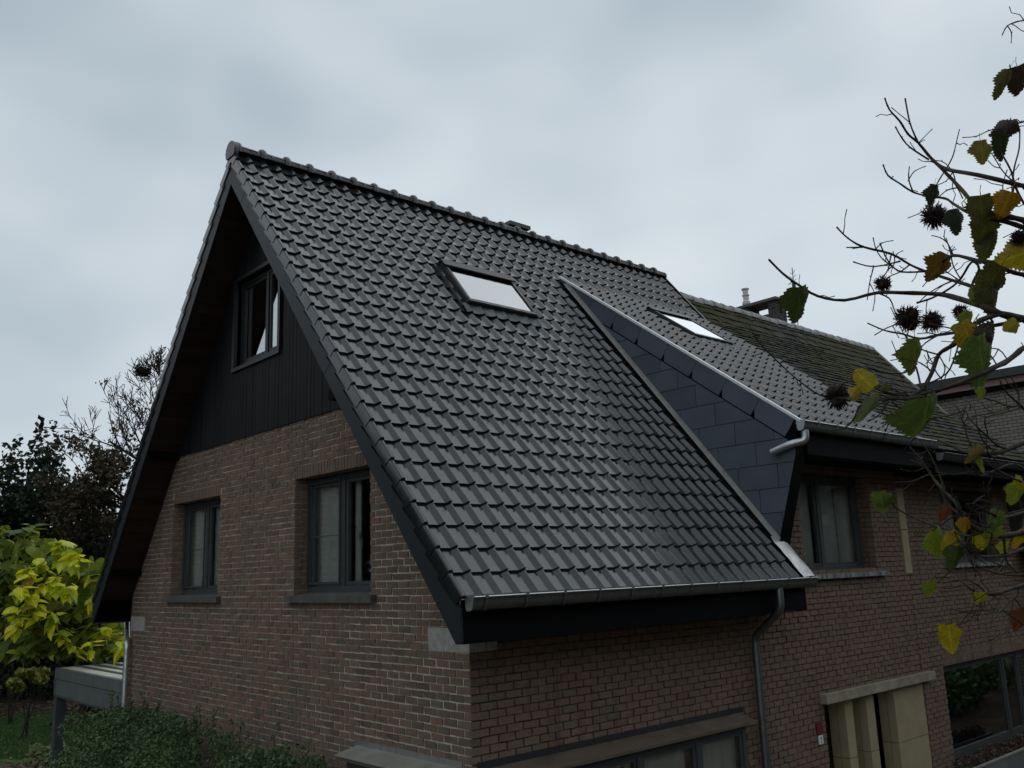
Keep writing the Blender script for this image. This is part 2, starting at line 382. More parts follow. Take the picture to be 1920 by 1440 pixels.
def build_wall(owner, name, ax, spec, mortar, brickmat, individual, extra_boxes=()):
    bricks, mort, rev = spec
    wm = MB()
    for s, e, za, zb in mort: wbox(wm, ax, s+(.016 if (ax == 'g' or s > .01) else .022), e-.012, .006 if mortar == 'mortar_light' else .014, .26, za, zb)
    wall = obj(name, wm, mortar, owner)
    rng = random.Random(len(name)*7+ord(name[0]))
    field = MB(); cands = []
    for (a, b, za, zb, full, corner) in bricks:
        d0 = rng.uniform(-.005, -.0015)
        if corner and not full: a += .0
        cands.append((a, b, za, zb, d0))
    cc = lambda t: (np.array(MAP[ax](.5*(t[0]+t[1]), 0, .5*(t[2]+t[3]))) - CAM)
    order = sorted(range(len(cands)), key=lambda i: cc(cands[i]).dot(cc(cands[i])))
    def seen(t):
        p = cc(t); w = p.dot(FWD); u = 960+FPX*p.dot(RIGHT)/w; v = 720+FPX*p.dot(DOWN)/w
        return 0 < u < 1920 and 0 < v < 1438 and not (ax == 'g' and t[2] > -.1 and t[0] < .8)
    n = 0; meshes = {}
    for i in order:
        a, b, za, zb, d0 = cands[i]
        if n < individual and seen(cands[i]):
            n += 1
            key = (round(b-a, 3), rng.randrange(4))
            if key not in meshes:
                m = MB(); r2 = random.Random(repr(key)); wbox(m, ax, -(b-a)/2, (b-a)/2, 0, .1, -(zb-za)/2, (zb-za)/2, .0045, r2)
                me = m.mesh('brick'); me.materials.append(MATS[brickmat]); meshes[key] = me
            o = obj('brick', meshes[key], None, wall); o.location = MAP[ax](.5*(a+b), d0, .5*(za+zb))
        else:
            wbox(field, ax, a, b, d0, .1, za, zb, .0045, rng)
    for (edge, sg, za, zb, r) in rev:      # bricks returning into the reveal
        cut = .02 if r % 2 else -.03
        a, b = (edge-.09, edge) if sg < 0 else (edge, edge+.09)
        wbox(field, ax, a, b, .111, .16+cut-.006, za+JT/2, zb-JT/2, .002, rng); wbox(field, ax, a, b, .16+cut+.006, .262, za+JT/2, zb-JT/2, .002, rng)
    for t in extra_boxes: wbox(field, ax, *t, .002, rng)
    return wall, field

W1 = (5.600, 7.320, .555, 1.935); W2 = (1.675, 3.385, .555, 1.935)
def gable_range(zm, lo, hi):
    if zm > .2:
        y = Y0 + (zm - Z0 + .17*LEN)/SLOPE
        return max(lo, y), min(hi, YB - y)
    return lo, hi
BZ = -1.02
g_open = [W1, W2, (-.1, .64, 0., 3*HB), (8.34, 9.5, 0., 3*HB), (-1, 1.84, -4, BZ)]
gspec = wall_rows('g', 0., 8.975, GZ, 2.66, g_open, True, gable_range, [(a-.006, b+.006, d, 2.1) for a, b, c, d in (W1, W2)])
gb = [t for t in gspec[0] if t[1] > .0]
def trim_corner(bricks, start=.112):
    out = []
    for (a, b, za, zb, full, corner) in bricks:
        if a < .1 and not full:      # header at the corner belongs to the other wall
            if b < .13: continue
        out.append((a, b, za, zb, full, corner))
    return out
soldiers = []
for (a, b, c, d) in (W1, W2):
    u = a
    while u < b-.02:
        soldiers.append((u+.0075, min(u+.066, b)-.0075, -.002, .1, d+.004, 2.1-.0065)); u += .0665
# leave out field bricks behind the soldiers
def no_soldier(bl, wins):
    o = []
    for t in bl:
        zc = .5*(t[2]+t[3]); uc = .5*(t[0]+t[1])
        if any(a-.02 < uc < b+.02 and d < zc < d+.15 for a, b, c, d in wins): continue
        o.append(t)
    return o
gspec = (trim_corner(gspec[0]), gspec[1], gspec[2])
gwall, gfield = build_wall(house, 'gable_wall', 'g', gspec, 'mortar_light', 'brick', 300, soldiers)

R1 = (5.90, 7.885, .565, 1.94); DOOR = (5.99, 8.925, -4, -1.135)
f_open = [R1, DOOR, (-.1, .34, 0., 3*HB), (-1, 3.98, -4, BZ), (-1, 5.02, .2, 4)]
fspec = wall_rows('f', 0., 8.90, GZ, 2.25, f_open, False)
fspec = (trim_corner(fspec[0]), fspec[1], fspec[2])
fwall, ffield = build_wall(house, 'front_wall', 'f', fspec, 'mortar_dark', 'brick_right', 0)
allb = MB(); allb.add(gfield.v, gfield.f)
obj('brickwork', allb, 'brick', house, kind='stuff', label='brown bricks in light mortar filling the rest of the gable')
obj('front_brickwork', ffield, 'brick_right', house, kind='stuff', label='brown bricks in dark mortar on the front wall')
# plain rear and far side walls closing the house
m = MB(); m.box((.3, 8.70, GZ), (8.8, 8.97, .5)); obj('rear_wall', m, 'mortar_dark', house)
# corner stones under the eaves
m = MB(); m.box((-.006, -.006, .003), (.2, .635, 3*HB-.003), .003, rnd); obj('eave_stone', m, 'concrete', house, label='pale concrete block under the near eave')
m = MB(); m.box((.21, -.005, .003), (.335, .2, 3*HB-.003)); obj('eave_stone', m, 'concrete', house)
m = MB(); m.box((-.006, 8.345, .003), (.2, 8.975, 3*HB-.003), .003, rnd); obj('eave_stone', m, 'concrete', house, label='pale concrete block under the far eave')

# ---- windows
def window(owner, ax, op, depth, mulls, frame='window_frame', fw=.065, curtain=True, glass='glass', screen=None, inner=.55, name='window', cur_spans=None, handle=None, mar=.3, cd=.045):
    u0, u1, z0, z1 = op
    f = MB(); d0, d1 = depth, depth+.07
    wbox(f, ax, u0, u1, d0, d1, z0, z0+fw*1.25); wbox(f, ax, u0, u1, d0, d1, z1-fw, z1)
    wbox(f, ax, u0, u0+fw, d0, d1, z0+fw*1.25, z1-fw); wbox(f, ax, u1-fw, u1, d0, d1, z0+fw*1.25, z1-fw)
    for u in mulls: wbox(f, ax, u-fw*.55, u+fw*.55, d0, d1, z0+fw*1.25, z1-fw)
    win = obj(name, f, frame, owner)
    edges = [u0+fw] + [x for u in mulls for x in (u-fw*.55, u+fw*.55)] + [u1-fw]
    for i in range(0, len(edges), 2):
        a, b = edges[i], edges[i+1]; s = MB(); q = .045
        za, zb = z0+fw*1.25, z1-fw
        wbox(s, ax, a+.004, b-.004, d0+.016, d1-.012, za+.004, za+q); wbox(s, ax, a+.004, b-.004, d0+.016, d1-.012, zb-q, zb-.004)
        wbox(s, ax, a+.004, a+q, d0+.016, d1-.012, za+q, zb-q); wbox(s, ax, b-q, b-.004, d0+.016, d1-.012, za+q, zb-q)
        obj('sash', s, frame, win)
        p = MB(); wbox(p, ax, a+q, b-q, d0+.034, d0+.040, za+q, zb-q); obj('pane', p, glass, win)
    if screen:
        a, b = screen; s = MB(); zq0, zq1 = z0+.10, z1-.05; dd = depth-.028
        wbox(s, ax, a, b, dd, dd+.02, zq0, zq0+.022); wbox(s, ax, a, b, dd, dd+.02, zq1-.022, zq1); wbox(s, ax, a, a+.022, dd, dd+.02, zq0+.022, zq1-.022); wbox(s, ax, b-.022, b, dd, dd+.02, zq0+.022, zq1-.022)
        wbox(s, ax, a+.022, b-.022, dd+.004, dd+.012, z0+.66, z0+.672)
        obj('fly_screen', s, frame, win)
    if handle is not None:
        h = MB(); zc = .5*(z0+z1)-.05
        wbox(h, ax, handle-.012, handle+.012, d0+.07, d0+.10, zc-.03, zc+.03); wbox(h, ax, handle-.008, handle+.008, d0+.09, d0+.115, zc-.13, zc)
        obj('handle', h, 'flue_white', win)
    if curtain:
        for (a, b) in (cur_spans or [(u0+.03, u1-.03)]):
            c = MB(); n = int((b-a)*60); vs = []; ph = rnd.uniform(0, 6)
            for i in range(n+1):
                u = a+(b-a)*i/n; w = .018*math.sin(i*1.05+ph) + .012*math.sin(i*.37+ph*2)
                vs += [MAP[ax](u, d1+cd+w, z0+.02), MAP[ax](u, d1+cd+w*.8, z1-.02)]
            c.add(vs, [(2*i, 2*i+2, 2*i+3, 2*i+1) for i in range(n)])
            obj('curtain', c, 'curtain', win, sm=0)
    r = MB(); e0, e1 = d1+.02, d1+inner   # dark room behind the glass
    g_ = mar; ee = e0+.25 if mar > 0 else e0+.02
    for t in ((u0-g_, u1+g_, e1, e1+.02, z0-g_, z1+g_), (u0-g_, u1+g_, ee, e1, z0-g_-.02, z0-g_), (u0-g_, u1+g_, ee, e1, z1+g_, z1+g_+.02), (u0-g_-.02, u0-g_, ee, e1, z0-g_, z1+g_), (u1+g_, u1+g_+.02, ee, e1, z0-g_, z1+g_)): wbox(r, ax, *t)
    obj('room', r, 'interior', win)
    return win
def sill(owner, ax, u0, u1, z0, z1, proj, mat, depth=.2):
    m = MB(); a = [(u0, -proj, z0), (u0, -proj, z1-.018), (u0, depth, z1+.012), (u0, depth, z0)]
    m.prism([MAP[ax](*p) for p in a], np.array(MAP[ax](u1-u0, 0, 0))); return obj('sill', m, mat, owner)
window(house, 'g', W2, .19, [2.56], screen=(2.60, 3.375), cur_spans=[(2.62, 3.36), (2.38, 2.47)], handle=2.34)
window(house, 'g', W1, .19, [6.46], screen=(6.50, 7.31), cur_spans=[(6.5, 7.29), (5.95, 6.40)])
sill(house, 'g', 1.56, 3.50, .455, .548, .075, 'sill_stone'); sill(house, 'g', 5.47, 7.44, .455, .548, .075, 'sill_stone')
window(house, 'f', R1, .20, [6.74], cur_spans=[(6.0, 6.68), (6.72, 7.35), (7.45, 7.82)])
sill(house, 'f', 5.55, 8.095, .478, .552, .085, 'sill_pale')
m = MB(); m.box((5.92, .02, .556), (7.87, .19, .578)); obj('sill_ledge', m, 'timber_ledge', house, label='brown timber ledge behind the pale sill')

# ---- roof deck and tiles
deck = MB()
for f_ in (rp, rpb):
    x1 = XD if f_ is rp else XE
    deck.prism([f_(XV+.04, .06, -.075), f_(x1, .06, -.075), f_(x1, SMAX, -.075), f_(XV+.04, SMAX, -.075)], f_(0, 0, -.11)-f_(0, 0, -.075))
st = (YTOP-.1-Y0)/C_
deck.prism([rp(XD, st, -.075), rp(XE, st, -.075), rp(XE, SMAX, -.075), rp(XD, SMAX, -.075)], rp(0, 0, -.11)-rp(0, 0, -.075))
roof = obj('roof', deck, 'black_board', house)
PROF = [(0, -.038), (.138, -.038), (.147, -.033), (.182, -.005), (.191, 0), (.203, 0), (.209, -.006), (.2135, -.031), (.219, -.037)]
VPROF = [(0, -.127), (0, -.035), (.004, -.014), (.016, -.001), (.036, .001), (.050, -.006), (.060, -.024), (.068, -.036), (.182, -.038), (.191, -.033), (.226, -.005), (.235, 0), (.247, 0), (.253, -.006), (.2585, -.031), (.2645, -.037)]
def interp_prof(prof, xa, xb):
    if xa <= prof[0][0] and xb >= prof[-1][0]: return prof
    xs = [p[0] for p in prof]; zs = [p[1] for p in prof]
    return [(xa, float(np.interp(xa, xs, zs)))] + [p for p in prof if xa < p[0] < xb] + [(xb, float(np.interp(xb, xs, zs)))]
def tile_geom(prof, length, th=.023, tilt=.032, y0=0., bow=.0):
    n = len(prof); vs = []; gx = .0022
    sink = tilt/(GAUGE+.07)
    for y in (y0, length):
        vs += [(x, y, z - sink*y) for x, z in prof]
    if prof[0][1] < -.1:      # verge tile: the flange steps in towards its head and has its own thickness
        vs = [(x + (.007*y/length if i < 4 else 0), y, z) for i, (x, y, z) in ((j % n, p) for j, p in enumerate(vs))]
        vs += [(x + (.02 if i < 3 else 0), y0+.002, z - (0 if i < 2 else th*.7 if i < 4 else th)) for i, (x, z) in enumerate(prof)]
    else: vs += [(x, y0+.002, z - th) for x, z in prof]
    # rounded nose
    fs = [(i, i+1, n+i+1, n+i) for i in range(n-1)] + [(2*n+i, 2*n+i+1, i+1, i) for i in range(n-1)]
    vs += [(prof[0][0], length, prof[0][1]-sink*length-th), (prof[-1][0], length, prof[-1][1]-sink*length-th)]
    fs += [(2*n, 0, n, 3*n), (n-1, 3*n-1, 3*n+1, 2*n-1)]
    return vs, fs
def tile_mesh(name, prof, length, y0=0.):
    m = MB(); m.add(*tile_geom(prof, length, y0=y0)); me = m.mesh(name); me.materials.append(MATS['roof_tile']); smooth(me, 22); return me
FULL = tile_mesh('roof_tile', PROF, GAUGE+.06); VERGE = tile_mesh('verge_tile', VPROF, GAUGE+.06)
MF = lambda o: Matrix(((1, 0, 0, o[0]), (0, C_, -S_, o[1]), (0, S_, C_, o[2]), (0, 0, 0, 1)))
MR = lambda o: Matrix(((-1, 0, 0, o[0]), (0, -C_, S_, o[1]), (0, S_, C_, o[2]), (0, 0, 0, 1)))
MD = lambda o: Matrix(((1, 0, 0, o[0]), (0, DC, -DSN, o[1]), (0, DSN, DC, o[2]), (0, 0, 0, 1)))
XT0 = -.262
WIN_X = (2.115, 3.475); WIN_S = ((2.545-Y0)/C_-.02, (2.545-Y0)/C_+.99)   # roof window
SKY_X = (6.52, 7.62); SKY_S = ((1.98-DY)/DC, (1.98-DY)/DC+1.22)
jobs = []      # (matrix maker, origin, xa, xb, ya, yb, distance)
def lay(x_start, x_end, rows, gauge, place, mk, hole=None, xlim=None, xmin=None):
    n = int(math.ceil((x_end-x_start)/RIB))
    for r in rows:
        s0 = r*gauge
        for k in range(n):
            x = x_start + k*RIB; xa, xb = 0., PROF[-1][0]
            if xlim is not None: xb = min(xb, xlim(r)-x)
            if xmin is not None: xa = max(xa, xmin(r)-x)
            if xb-xa < .03: continue
            ya, yb = 0., GAUGE+.06
            if hole:
                (hx0, hx1), (hs0, hs1) = hole
                if x+xb > hx0 and x+xa < hx1 and s0+.28 > hs0-.16 and s0 < hs1+.03:
                    in_x = x+xa >= hx0-.01 and x+xb <= hx1+.01
                    if s0 + .02 < hs0-.16 and s0+.28 > hs0-.16: pass          # runs under the apron
                    elif s0 >= hs1-.05: ya = max(0., hs1+.03-s0)
                    elif in_x: continue
                    elif x+xa < hx0: xb = min(xb, hx0-x)
                    else: xa = max(xa, hx1-x)
                    if xb-xa < .03 or yb-ya < .05: continue
            jobs.append((mk, place(x, s0), xa, xb, ya, yb))
def main_lim(r):
    y = Y0 + C_*(r*GAUGE+.1)
    return XD+.06 if y < YTOP+.02 else XE
lay(XT0, XE, range(ROWS), GAUGE, rp, MF, (WIN_X, WIN_S), main_lim)
DROWS = int((YTOP-DY)/DC/.30)+1
lay(XD+.01, XDR, range(DROWS), .30, dp, MD, (SKY_X, SKY_S), lambda r: XDR)
nback = len(jobs)
for r in range(ROWS):
    for k in range(int((XE-XV)/RIB)):
        jobs.append((MR, rpb(XE - k*RIB, r*GAUGE), 0., PROF[-1][0], 0., GAUGE+.06))
order = sorted(range(nback), key=lambda i: float(np.linalg.norm(jobs[i][1]-CAM)))
single = set(order[:300])
field = MB(); fm = []
for i, (mk, o, xa, xb, ya, yb) in enumerate(jobs):
    if i in single and xa == 0 and xb >= PROF[-1][0] and ya == 0:
        t = obj('roof_tile', FULL, None, roof); M = mk(o); M.translation += Vector((0, 0, rnd.uniform(-.0015, .0015)))
        t.matrix_basis = M @ Matrix.Rotation(rnd.uniform(-.009, .009), 4, 'Z') @ Matrix.Rotation(rnd.uniform(-.008, .008), 4, 'X') @ Matrix.Rotation(rnd.uniform(-.010, .010), 4, 'Y')
    else:
        vs, fs = tile_geom(interp_prof(PROF, xa, xb), yb, y0=ya)
        M = mk(o) @ Matrix.Rotation(rnd.uniform(-.009, .009), 4, 'Z') @ Matrix.Rotation(rnd.uniform(-.008, .008), 4, 'X') @ Matrix.Rotation(rnd.uniform(-.010, .010), 4, 'Y')
        A = np.array(M)[:3, :3]; T = np.array(M)[:3, 3] + np.array([0, 0, rnd.uniform(-.0015, .0015)])
        field.add((np.array(vs)@A.T + T).tolist(), fs)
tf = obj('tile_field', field, 'roof_tile', house, sm=22, kind='stuff', label='dark glazed interlocking tiles over the rest of the roof')
for r in range(ROWS):
    for mk, f_ in ((MF, rp), (MR, rpb)):
        if mk is MF:
            t = obj('verge_tile', VERGE, None, roof); t.matrix_basis = MF(rp(XV, r*GAUGE))
# rear verge tiles mirrored
m = MB(); vs, fs = tile_geom(VPROF, GAUGE+.06); m.add([(-x, y, z) for x, y, z in vs], [f[::-1] for f in fs]); VM = m.mesh('verge_tile'); VM.materials.append(MATS['roof_tile']); smooth(VM, 22)
for r in range(ROWS):
    t = obj('verge_tile', VM, None, roof); t.matrix_basis = MR(rpb(XV, r*GAUGE))
for r in range(12, ROWS):      # right hand verge of the main roof
    pass
# ridge caps
m = MB(); L = .40; n = 12; ringz = []
for y, R in ((0, .100), (.015, .114), (.045, .120), (.075, .110), (.095, .084), (.20, .081), (L, .079)):
    ringz.append([(y, R*math.cos(a)*1.0, R*math.sin(a)*1.05) for a in np.linspace(math.radians(-22), math.radians(202), n+1)])
for j in range(len(ringz)-1):
    m.add(ringz[j]+ringz[j+1], [(i, i+1, n+1+i+1, n+1+i)[::-1] for i in range(n)])
m.add([(0, 0, -.05)]+ringz[0], [(0, i+1, i+2) for i in range(n)])
m.add(ringz[0] + [(0, p[1]*.86, p[2]*.86) for p in ringz[0]], [(i, i+1, n+2+i, n+1+i) for i in range(n)])
CAP = m.mesh('ridge_cap'); CAP.materials.append(MATS['ridge_tile']); smooth(CAP, 40)
zr = Z0 + SLOPE*(YR-Y0)
for i in range(25):
    o = obj('ridge_cap', CAP, None, roof); o.location = (XV+.05+.375*i - .01, YR, zr-.042); o.rotation_euler = (0, rnd.uniform(-.008, .008), rnd.uniform(-.01, .01))
m = MB()   # rounded closing tile at the gable end of the ridge
pts = [(YR + .145*math.cos(a), zr-.075+.15*math.sin(a)) for a in np.linspace(math.radians(-38), math.radians(218), 18)]
m.prism([(XV-.012, y, z) for y, z in pts], (.07, 0, 0)); obj('ridge_end_tile', m, 'ridge_tile', roof)
# verge edge at the right end of the main roof
for f_ in (rp, rpb):
    m = MB(); s0 = st if f_ is rp else .02
    m.prism([f_(XE, s0, -.14), f_(XE, SMAX, -.14), f_(XE, SMAX, .004), f_(XE, s0, .004)], (.03, 0, 0)); obj('verge_trim', m, 'roof_tile', roof)

# bargeboards: three lengths each side
def pyz(d, s): p = rp(0, s, d); return p[1], p[2]
D0, D1 = -.11, -.352
def line_at_y(d, y): return Z0 + SLOPE*(y-Y0) + d*LEN
def line_at_z(d, z): return Y0 + (z - Z0 - d*LEN)/SLOPE
cuts = [-.53, 1.62, 3.90, YR]
for side in (0, 1):
    for i in range(3):
        a, b = cuts[i]+.003*(i > 0), cuts[i+1]-.003*(i < 2)
        if i == 0:
            poly = [(a, line_at_y(D0, a)), (a, .134), (line_at_z(D1, .134), .134)]
            k = (S_*(D1-D0))     # joint cut square to the slope
        else: poly = [(a, line_at_y(D0, a)), (a - S_*(D1-D0), line_at_y(D1, a - S_*(D1-D0)))]
        if i == 2: poly += [(b, line_at_y(D1, b)), (b, line_at_y(D0, b))]
        else: poly += [(b - S_*(D1-D0), line_at_y(D1, b - S_*(D1-D0))), (b, line_at_y(D0, b))]
        m = MB(); P = [(XV+.017, y if side == 0 else YB-y, z) for y, z in poly]
        m.prism(P, (.024, 0, 0)); obj('bargeboard', m, 'barge_board', house)
        for s_ in np.arange(a+.25, b-.1, .42):
            for dd in (-.17, -.31):
                y = s_ - S_*(dd-D0); c = np.array([XV+.0155, y if side == 0 else YB-y, line_at_y(dd, y)])
                q = MB(); q.add([c+np.array([0, .006*math.cos(w), .006*math.sin(w)]) for w in np.linspace(0, 5.2, 6)]+[c+np.array([-.003, 0, 0])], [(j, (j+1) % 6, 6) for j in range(6)])
                obj('screw', q, 'ink', house)
# soffit boards under the gable overhang
for f_ in (rp, rpb):
    s = .22; k = 0
    while s < SMAX-.28:
        m = MB(); w = .135
        m.prism([f_(XV+.042, s+.003, -.34), f_(.02, s+.003, -.34), f_(.02, s+w-.003, -.34), f_(XV+.042, s+w-.003, -.34)], f_(0, 0, -.322)-f_(0, 0, -.34))
        obj('soffit_board', m, 'soffit_wood', house); s += w; k += 1
# purlin ends under the overhang
for yy, zz in ((7.20, 2.52), (8.62, .78), (1.62, 2.52)):
    s_ = ((YB-yy if yy > YR else yy) - Y0)/C_
    f_ = rpb if yy > YR else rp
    zq = roof_z(yy, -.345)
    m = MB(); m.box((XV+.036, yy-.03, zq-.075), (.03, yy+.12, zq+.05)); obj('purlin_end', m, 'black_board', house)
# eave box: fascia and soffit, front
m = MB(); m.box((XV+.042, -.530, .150), (4.92, -.505, .50)); obj('fascia', m, 'black_board', house)
m = MB(); m.box((.002, -.530, .134), (4.92, .03, .149)); m.box((XV+.034, -.530, .134), (.0, -.47, .149)); obj('eave_soffit', m, 'black_board', house)
m = MB(); m.box((4.921, -.530, .134), (4.945, .03, .50)); obj('fascia_end', m, 'black_board', house)
m = MB(); m.box((XV+.034, YB+.505, .134), (XE, YB+.53, .50)); obj('fascia', m, 'black_board', house)
m = MB(); m.box((XV+.034, 8.98, .134), (XE, YB+.53, .149)); obj('eave_soffit', m, 'soffit_wood', house)
# vertical cladding planks in the gable
GW = (3.86, 5.19, 3.70, 4.98)
y = 1.75
while y < 7.1:
    a, b = y+.0035, y+.0915; m = MB()
    ta, tb = roof_z(a, -.20), roof_z(b, -.20)
    segs = [(2.665, min(ta, tb), True)]
    if b > GW[0]-.05 and a < GW[1]+.05: segs = [(2.665, GW[2]-.02, False), (GW[3]+.02, min(ta, tb), True)]
    d = rnd.uniform(-.002, .002)
    for z0, z1, top in segs:
        if z1-z0 < .05: continue
        m = MB()
        if top: m.prism([(-.022+d, a, z0), (-.022+d, b, z0), (-.022+d, b, tb), (-.022+d, a, ta)], (.02, 0, 0))
        else: m.prism([(-.022+d, a, z0), (-.022+d, b, z0), (-.022+d, b, z1), (-.022+d, a, z1)], (.02, 0, 0))
        obj('cladding_plank', m, 'cladding', house)
    y += .095
m = MB(); hb = [(.0, 1.6, 2.64)]
m.prism([(.002, line_at_z(-.2, 2.64), 2.64), (.002, YB-line_at_z(-.2, 2.64), 2.64), (.002, YB-line_at_z(-.2, GW[2]), GW[2]), (.002, line_at_z(-.2, GW[2]), GW[2])], (.06, 0, 0))
for (ya, yb) in ((line_at_z(-.2, GW[2]), GW[0]), (GW[1], YB-line_at_z(-.2, GW[2]))):
    l = [(.002, ya, GW[2])]; 
m.prism([(.002, line_at_z(-.2, GW[2]), GW[2]), (.002, GW[0], GW[2]), (.002, GW[0], roof_z(GW[0], -.2))], (.06, 0, 0))
m.prism([(.002, GW[1], GW[2]), (.002, YB-line_at_z(-.2, GW[2]), GW[2]), (.002, GW[1], roof_z(GW[1], -.2))], (.06, 0, 0))
m.prism([(.002, GW[0], GW[3]), (.002, GW[1], GW[3]), (.002, GW[1], roof_z(GW[1], -.2)), (.002, YR, zr-.2*LEN), (.002, GW[0], roof_z(GW[0], -.2))], (.06, 0, 0))
obj('gable_backing', m, 'black_board', house)
w = window(house, 'g', GW, .05, [4.36], frame='window_dark', fw=.06, curtain=False, glass='glass_coated')
m = MB()
for t in ((GW[0]-.06, GW[1]+.06, -.055, .05, GW[2]-.055, GW[2]), (GW[0]-.06, GW[1]+.06, -.05, .05, GW[3], GW[3]+.05), (GW[0]-.06, GW[0], -.05, .05, GW[2], GW[3]), (GW[1], GW[1]+.06, -.05, .05, GW[2], GW[3])): wbox(m, 'g', *t)
obj('window_surround', m, 'window_dark', house)

# gutters
def gutter(owner, x0, x1, y, ztop, mat, brackets, bmat, w=.125, h=.115, name='gutter'):
    prof = [(0, .02), (-.004, -h*.7), (-.018, -h*.95), (-.032, -h), (-.075, -h*.96), (-.094, -h*.85), (-.112, -h*.45), (-w+.004, -.012), (-w-.006, .001), (-w, .008), (-w+.010, .004), (-w+.012, -.010)]
    inner = [(-w+.018, -.02), (-.104, -h*.5), (-.088, -h*.8), (-.07, -h*.9), (-.03, -h*.93), (-.008, -h*.6), (-.004, .02)]
    loop = prof + inner; n = len(loop); g = MB()
    g.add([(x, y+a, ztop+b) for x in (x0, x1) for a, b in loop], [(i, (i+1) % n, n+(i+1) % n, n+i) for i in range(n)])
    go = obj(name, g, mat, owner, sm=45)
    for x in (x0, x1):
        e = MB(); e.prism([(x, y+a, ztop+b) for a, b in prof[:9]], (.004 if x == x1 else -.004, 0, 0)); obj('end_cap', e, 'zinc_bright' if x == x0 else mat, go)
    rm = MB(); rm.tube([(x0, y-w-.004, ztop+.003), (x1, y-w-.004, ztop+.003)], .0085, 8); obj('rim', rm, 'zinc_bright' if mat == 'zinc_old' else mat, go, sm=50)  # brighter zinc along the rim puts the gutter's highlight into the colour
    for x in brackets:
        b = MB()
        for i in range(1, 9):
            (a0, b0), (a1, b1) = prof[i], prof[i+1] if i < 8 else prof[9]
            b.add([(xx, y+aa*1.05-.004, ztop+bb*1.05-.004) for xx in (x-.011, x+.011) for aa, bb in ((a0, b0), (a1, b1))], [(0, 1, 3, 2)])
        b.box((x-.014, y-w-.016, ztop-.010), (x+.014, y-w+.02, ztop+.016)); obj('bracket', b, bmat, go)
    return go
gutter(house, -.468, 5.03, -.545, .520, 'zinc_old', [-.332+.4708*i for i in range(12) if -.332+.4708*i < 4.95], 'zinc_old', w=.122)
gutter(house, XV+.05, XE, YB+.655, .520, 'zinc_old', [], 'zinc_old')
def pipe(owner, pts, r, mat, name='downpipe', collars=()):
    # round the corners a little
    P = [np.array(p, float) for p in pts]; out = [P[0]]
    for i in range(1, len(P)-1):
        a = P[i-1]-P[i]; b = P[i+1]-P[i]; la, lb = np.linalg.norm(a), np.linalg.norm(b); k = min(.09, la*.45, lb*.45)
        A, B = P[i]+a/la*k, P[i]+b/lb*k
        for t in (0, .25, .5, .75, 1): out.append((1-t)**2*A + 2*t*(1-t)*P[i] + t*t*B)
    out.append(P[-1]); m = MB(); m.tube(out, r, 12); o = obj(name, m, mat, owner, sm=50)
    for c in collars:
        c = np.array(c, float); q = MB(); q.tube([c-(0, 0, .018), c+(0, 0, .018)], r*1.14, 12); obj('collar', q, mat, o, sm=50)
    return o
pipe(house, [(4.24, -.61, .42), (4.24, -.61, .17), (4.43, -.085, -.16), (4.43, -.085, GZ)], .046, 'zinc_old', collars=[(4.43, -.085, -.42), (4.43, -.085, -1.22), (4.43, -.085, -2.2)])
pipe(house, [(.10, 9.40, .16), (.06, 9.36, .10), (-.085, 8.86, -.20), (-.085, 8.86, GZ)], .046, 'zinc_bright', collars=[(-.085, 8.86, -.62)])

# ---- roof windows
def roof_window(owner, X, Sx, P0, hs=1.):
    P = lambda x, q, d: P0(x, q, d*hs if d > 0 else d)
    (x0, x1), (s0, s1) = X, Sx; s0 = s0+.02; s1 = s1-.02; x0 += .01; x1 -= .01
    def bx(mb, a, b, c, d, e, f):
        mb.add([P(*q) for q in ((a, c, e), (b, c, e), (b, d, e), (a, d, e), (a, c, f), (b, c, f), (b, d, f), (a, d, f))], [(0, 3, 2, 1), (4, 5, 6, 7), (0, 1, 5, 4), (1, 2, 6, 5), (2, 3, 7, 6), (3, 0, 4, 7)])
    m = MB(); fw = .055
    bx(m, x0, x1, s0, s0+fw, -.06, .055); bx(m, x0, x1, s1-fw, s1, -.06, .085); bx(m, x0, x0+fw, s0+fw, s1-fw, -.06, .062); bx(m, x1-fw, x1, s0+fw, s1-fw, -.06, .062)
    fr = obj('roof_window', m, 'anthracite', owner)
    m = MB(); q = .05
    bx(m, x0+.02, x1-.02, s0+.012, s0+q+.02, .056, .074); bx(m, x0+.022, x0+q+.015, s0+q+.02, s1-.14, .063, .078); bx(m, x1-q-.015, x1-.022, s0+q+.02, s1-.14, .063, .078)
    obj('cover_strip', m, 'zinc_dark', fr)
    m = MB(); bx(m, x0+fw, x1-fw, s0+fw, s1-fw, .048, .054); obj('pane', m, 'glass_roof', fr)
    m = MB(); bx(m, x0-.015, x1+.015, s1-.13, s1+.01, .086, .115); bx(m, x0-.015, x1+.015, s1+.0, s1+.03, -.03, .085); obj('hood', m, 'anthracite', fr)
    m = MB(); bx(m, x0+fw, x1-fw, s0+fw, s1-fw, -.05, -.04); obj('lining', m, 'interior', fr)
    # pleated apron dressed over the tiles below
    ap = MB(); n = 40; a, b = x0-.06, x1+.06; vs = []
    for i in range(n+1):
        x = a+(b-a)*i/n; k = (x-XT0) % RIB; z = float(np.interp(k, [p[0] for p in PROF], [p[1] for p in PROF]))
        vs += [P(x, s0-.17, z*.9+.006), P(x, s0+.01, z*.45+.012)]
    ap.add(vs, [(2*i, 2*i+2, 2*i+3, 2*i+1) for i in range(n)]); obj('apron', ap, 'zinc_dark', fr, sm=40)
    for a_, b_ in ((x0-.07, x0), (x1, x1+.07)):
        m = MB(); bx(m, a_, b_, s0-.02, s1+.02, -.07, -.03); obj('side_flashing', m, 'zinc_dark', fr)
    return fr
rw = roof_window(house, WIN_X, WIN_S, rp, .8)
rw['label'] = 'dark framed roof window in the main slope'
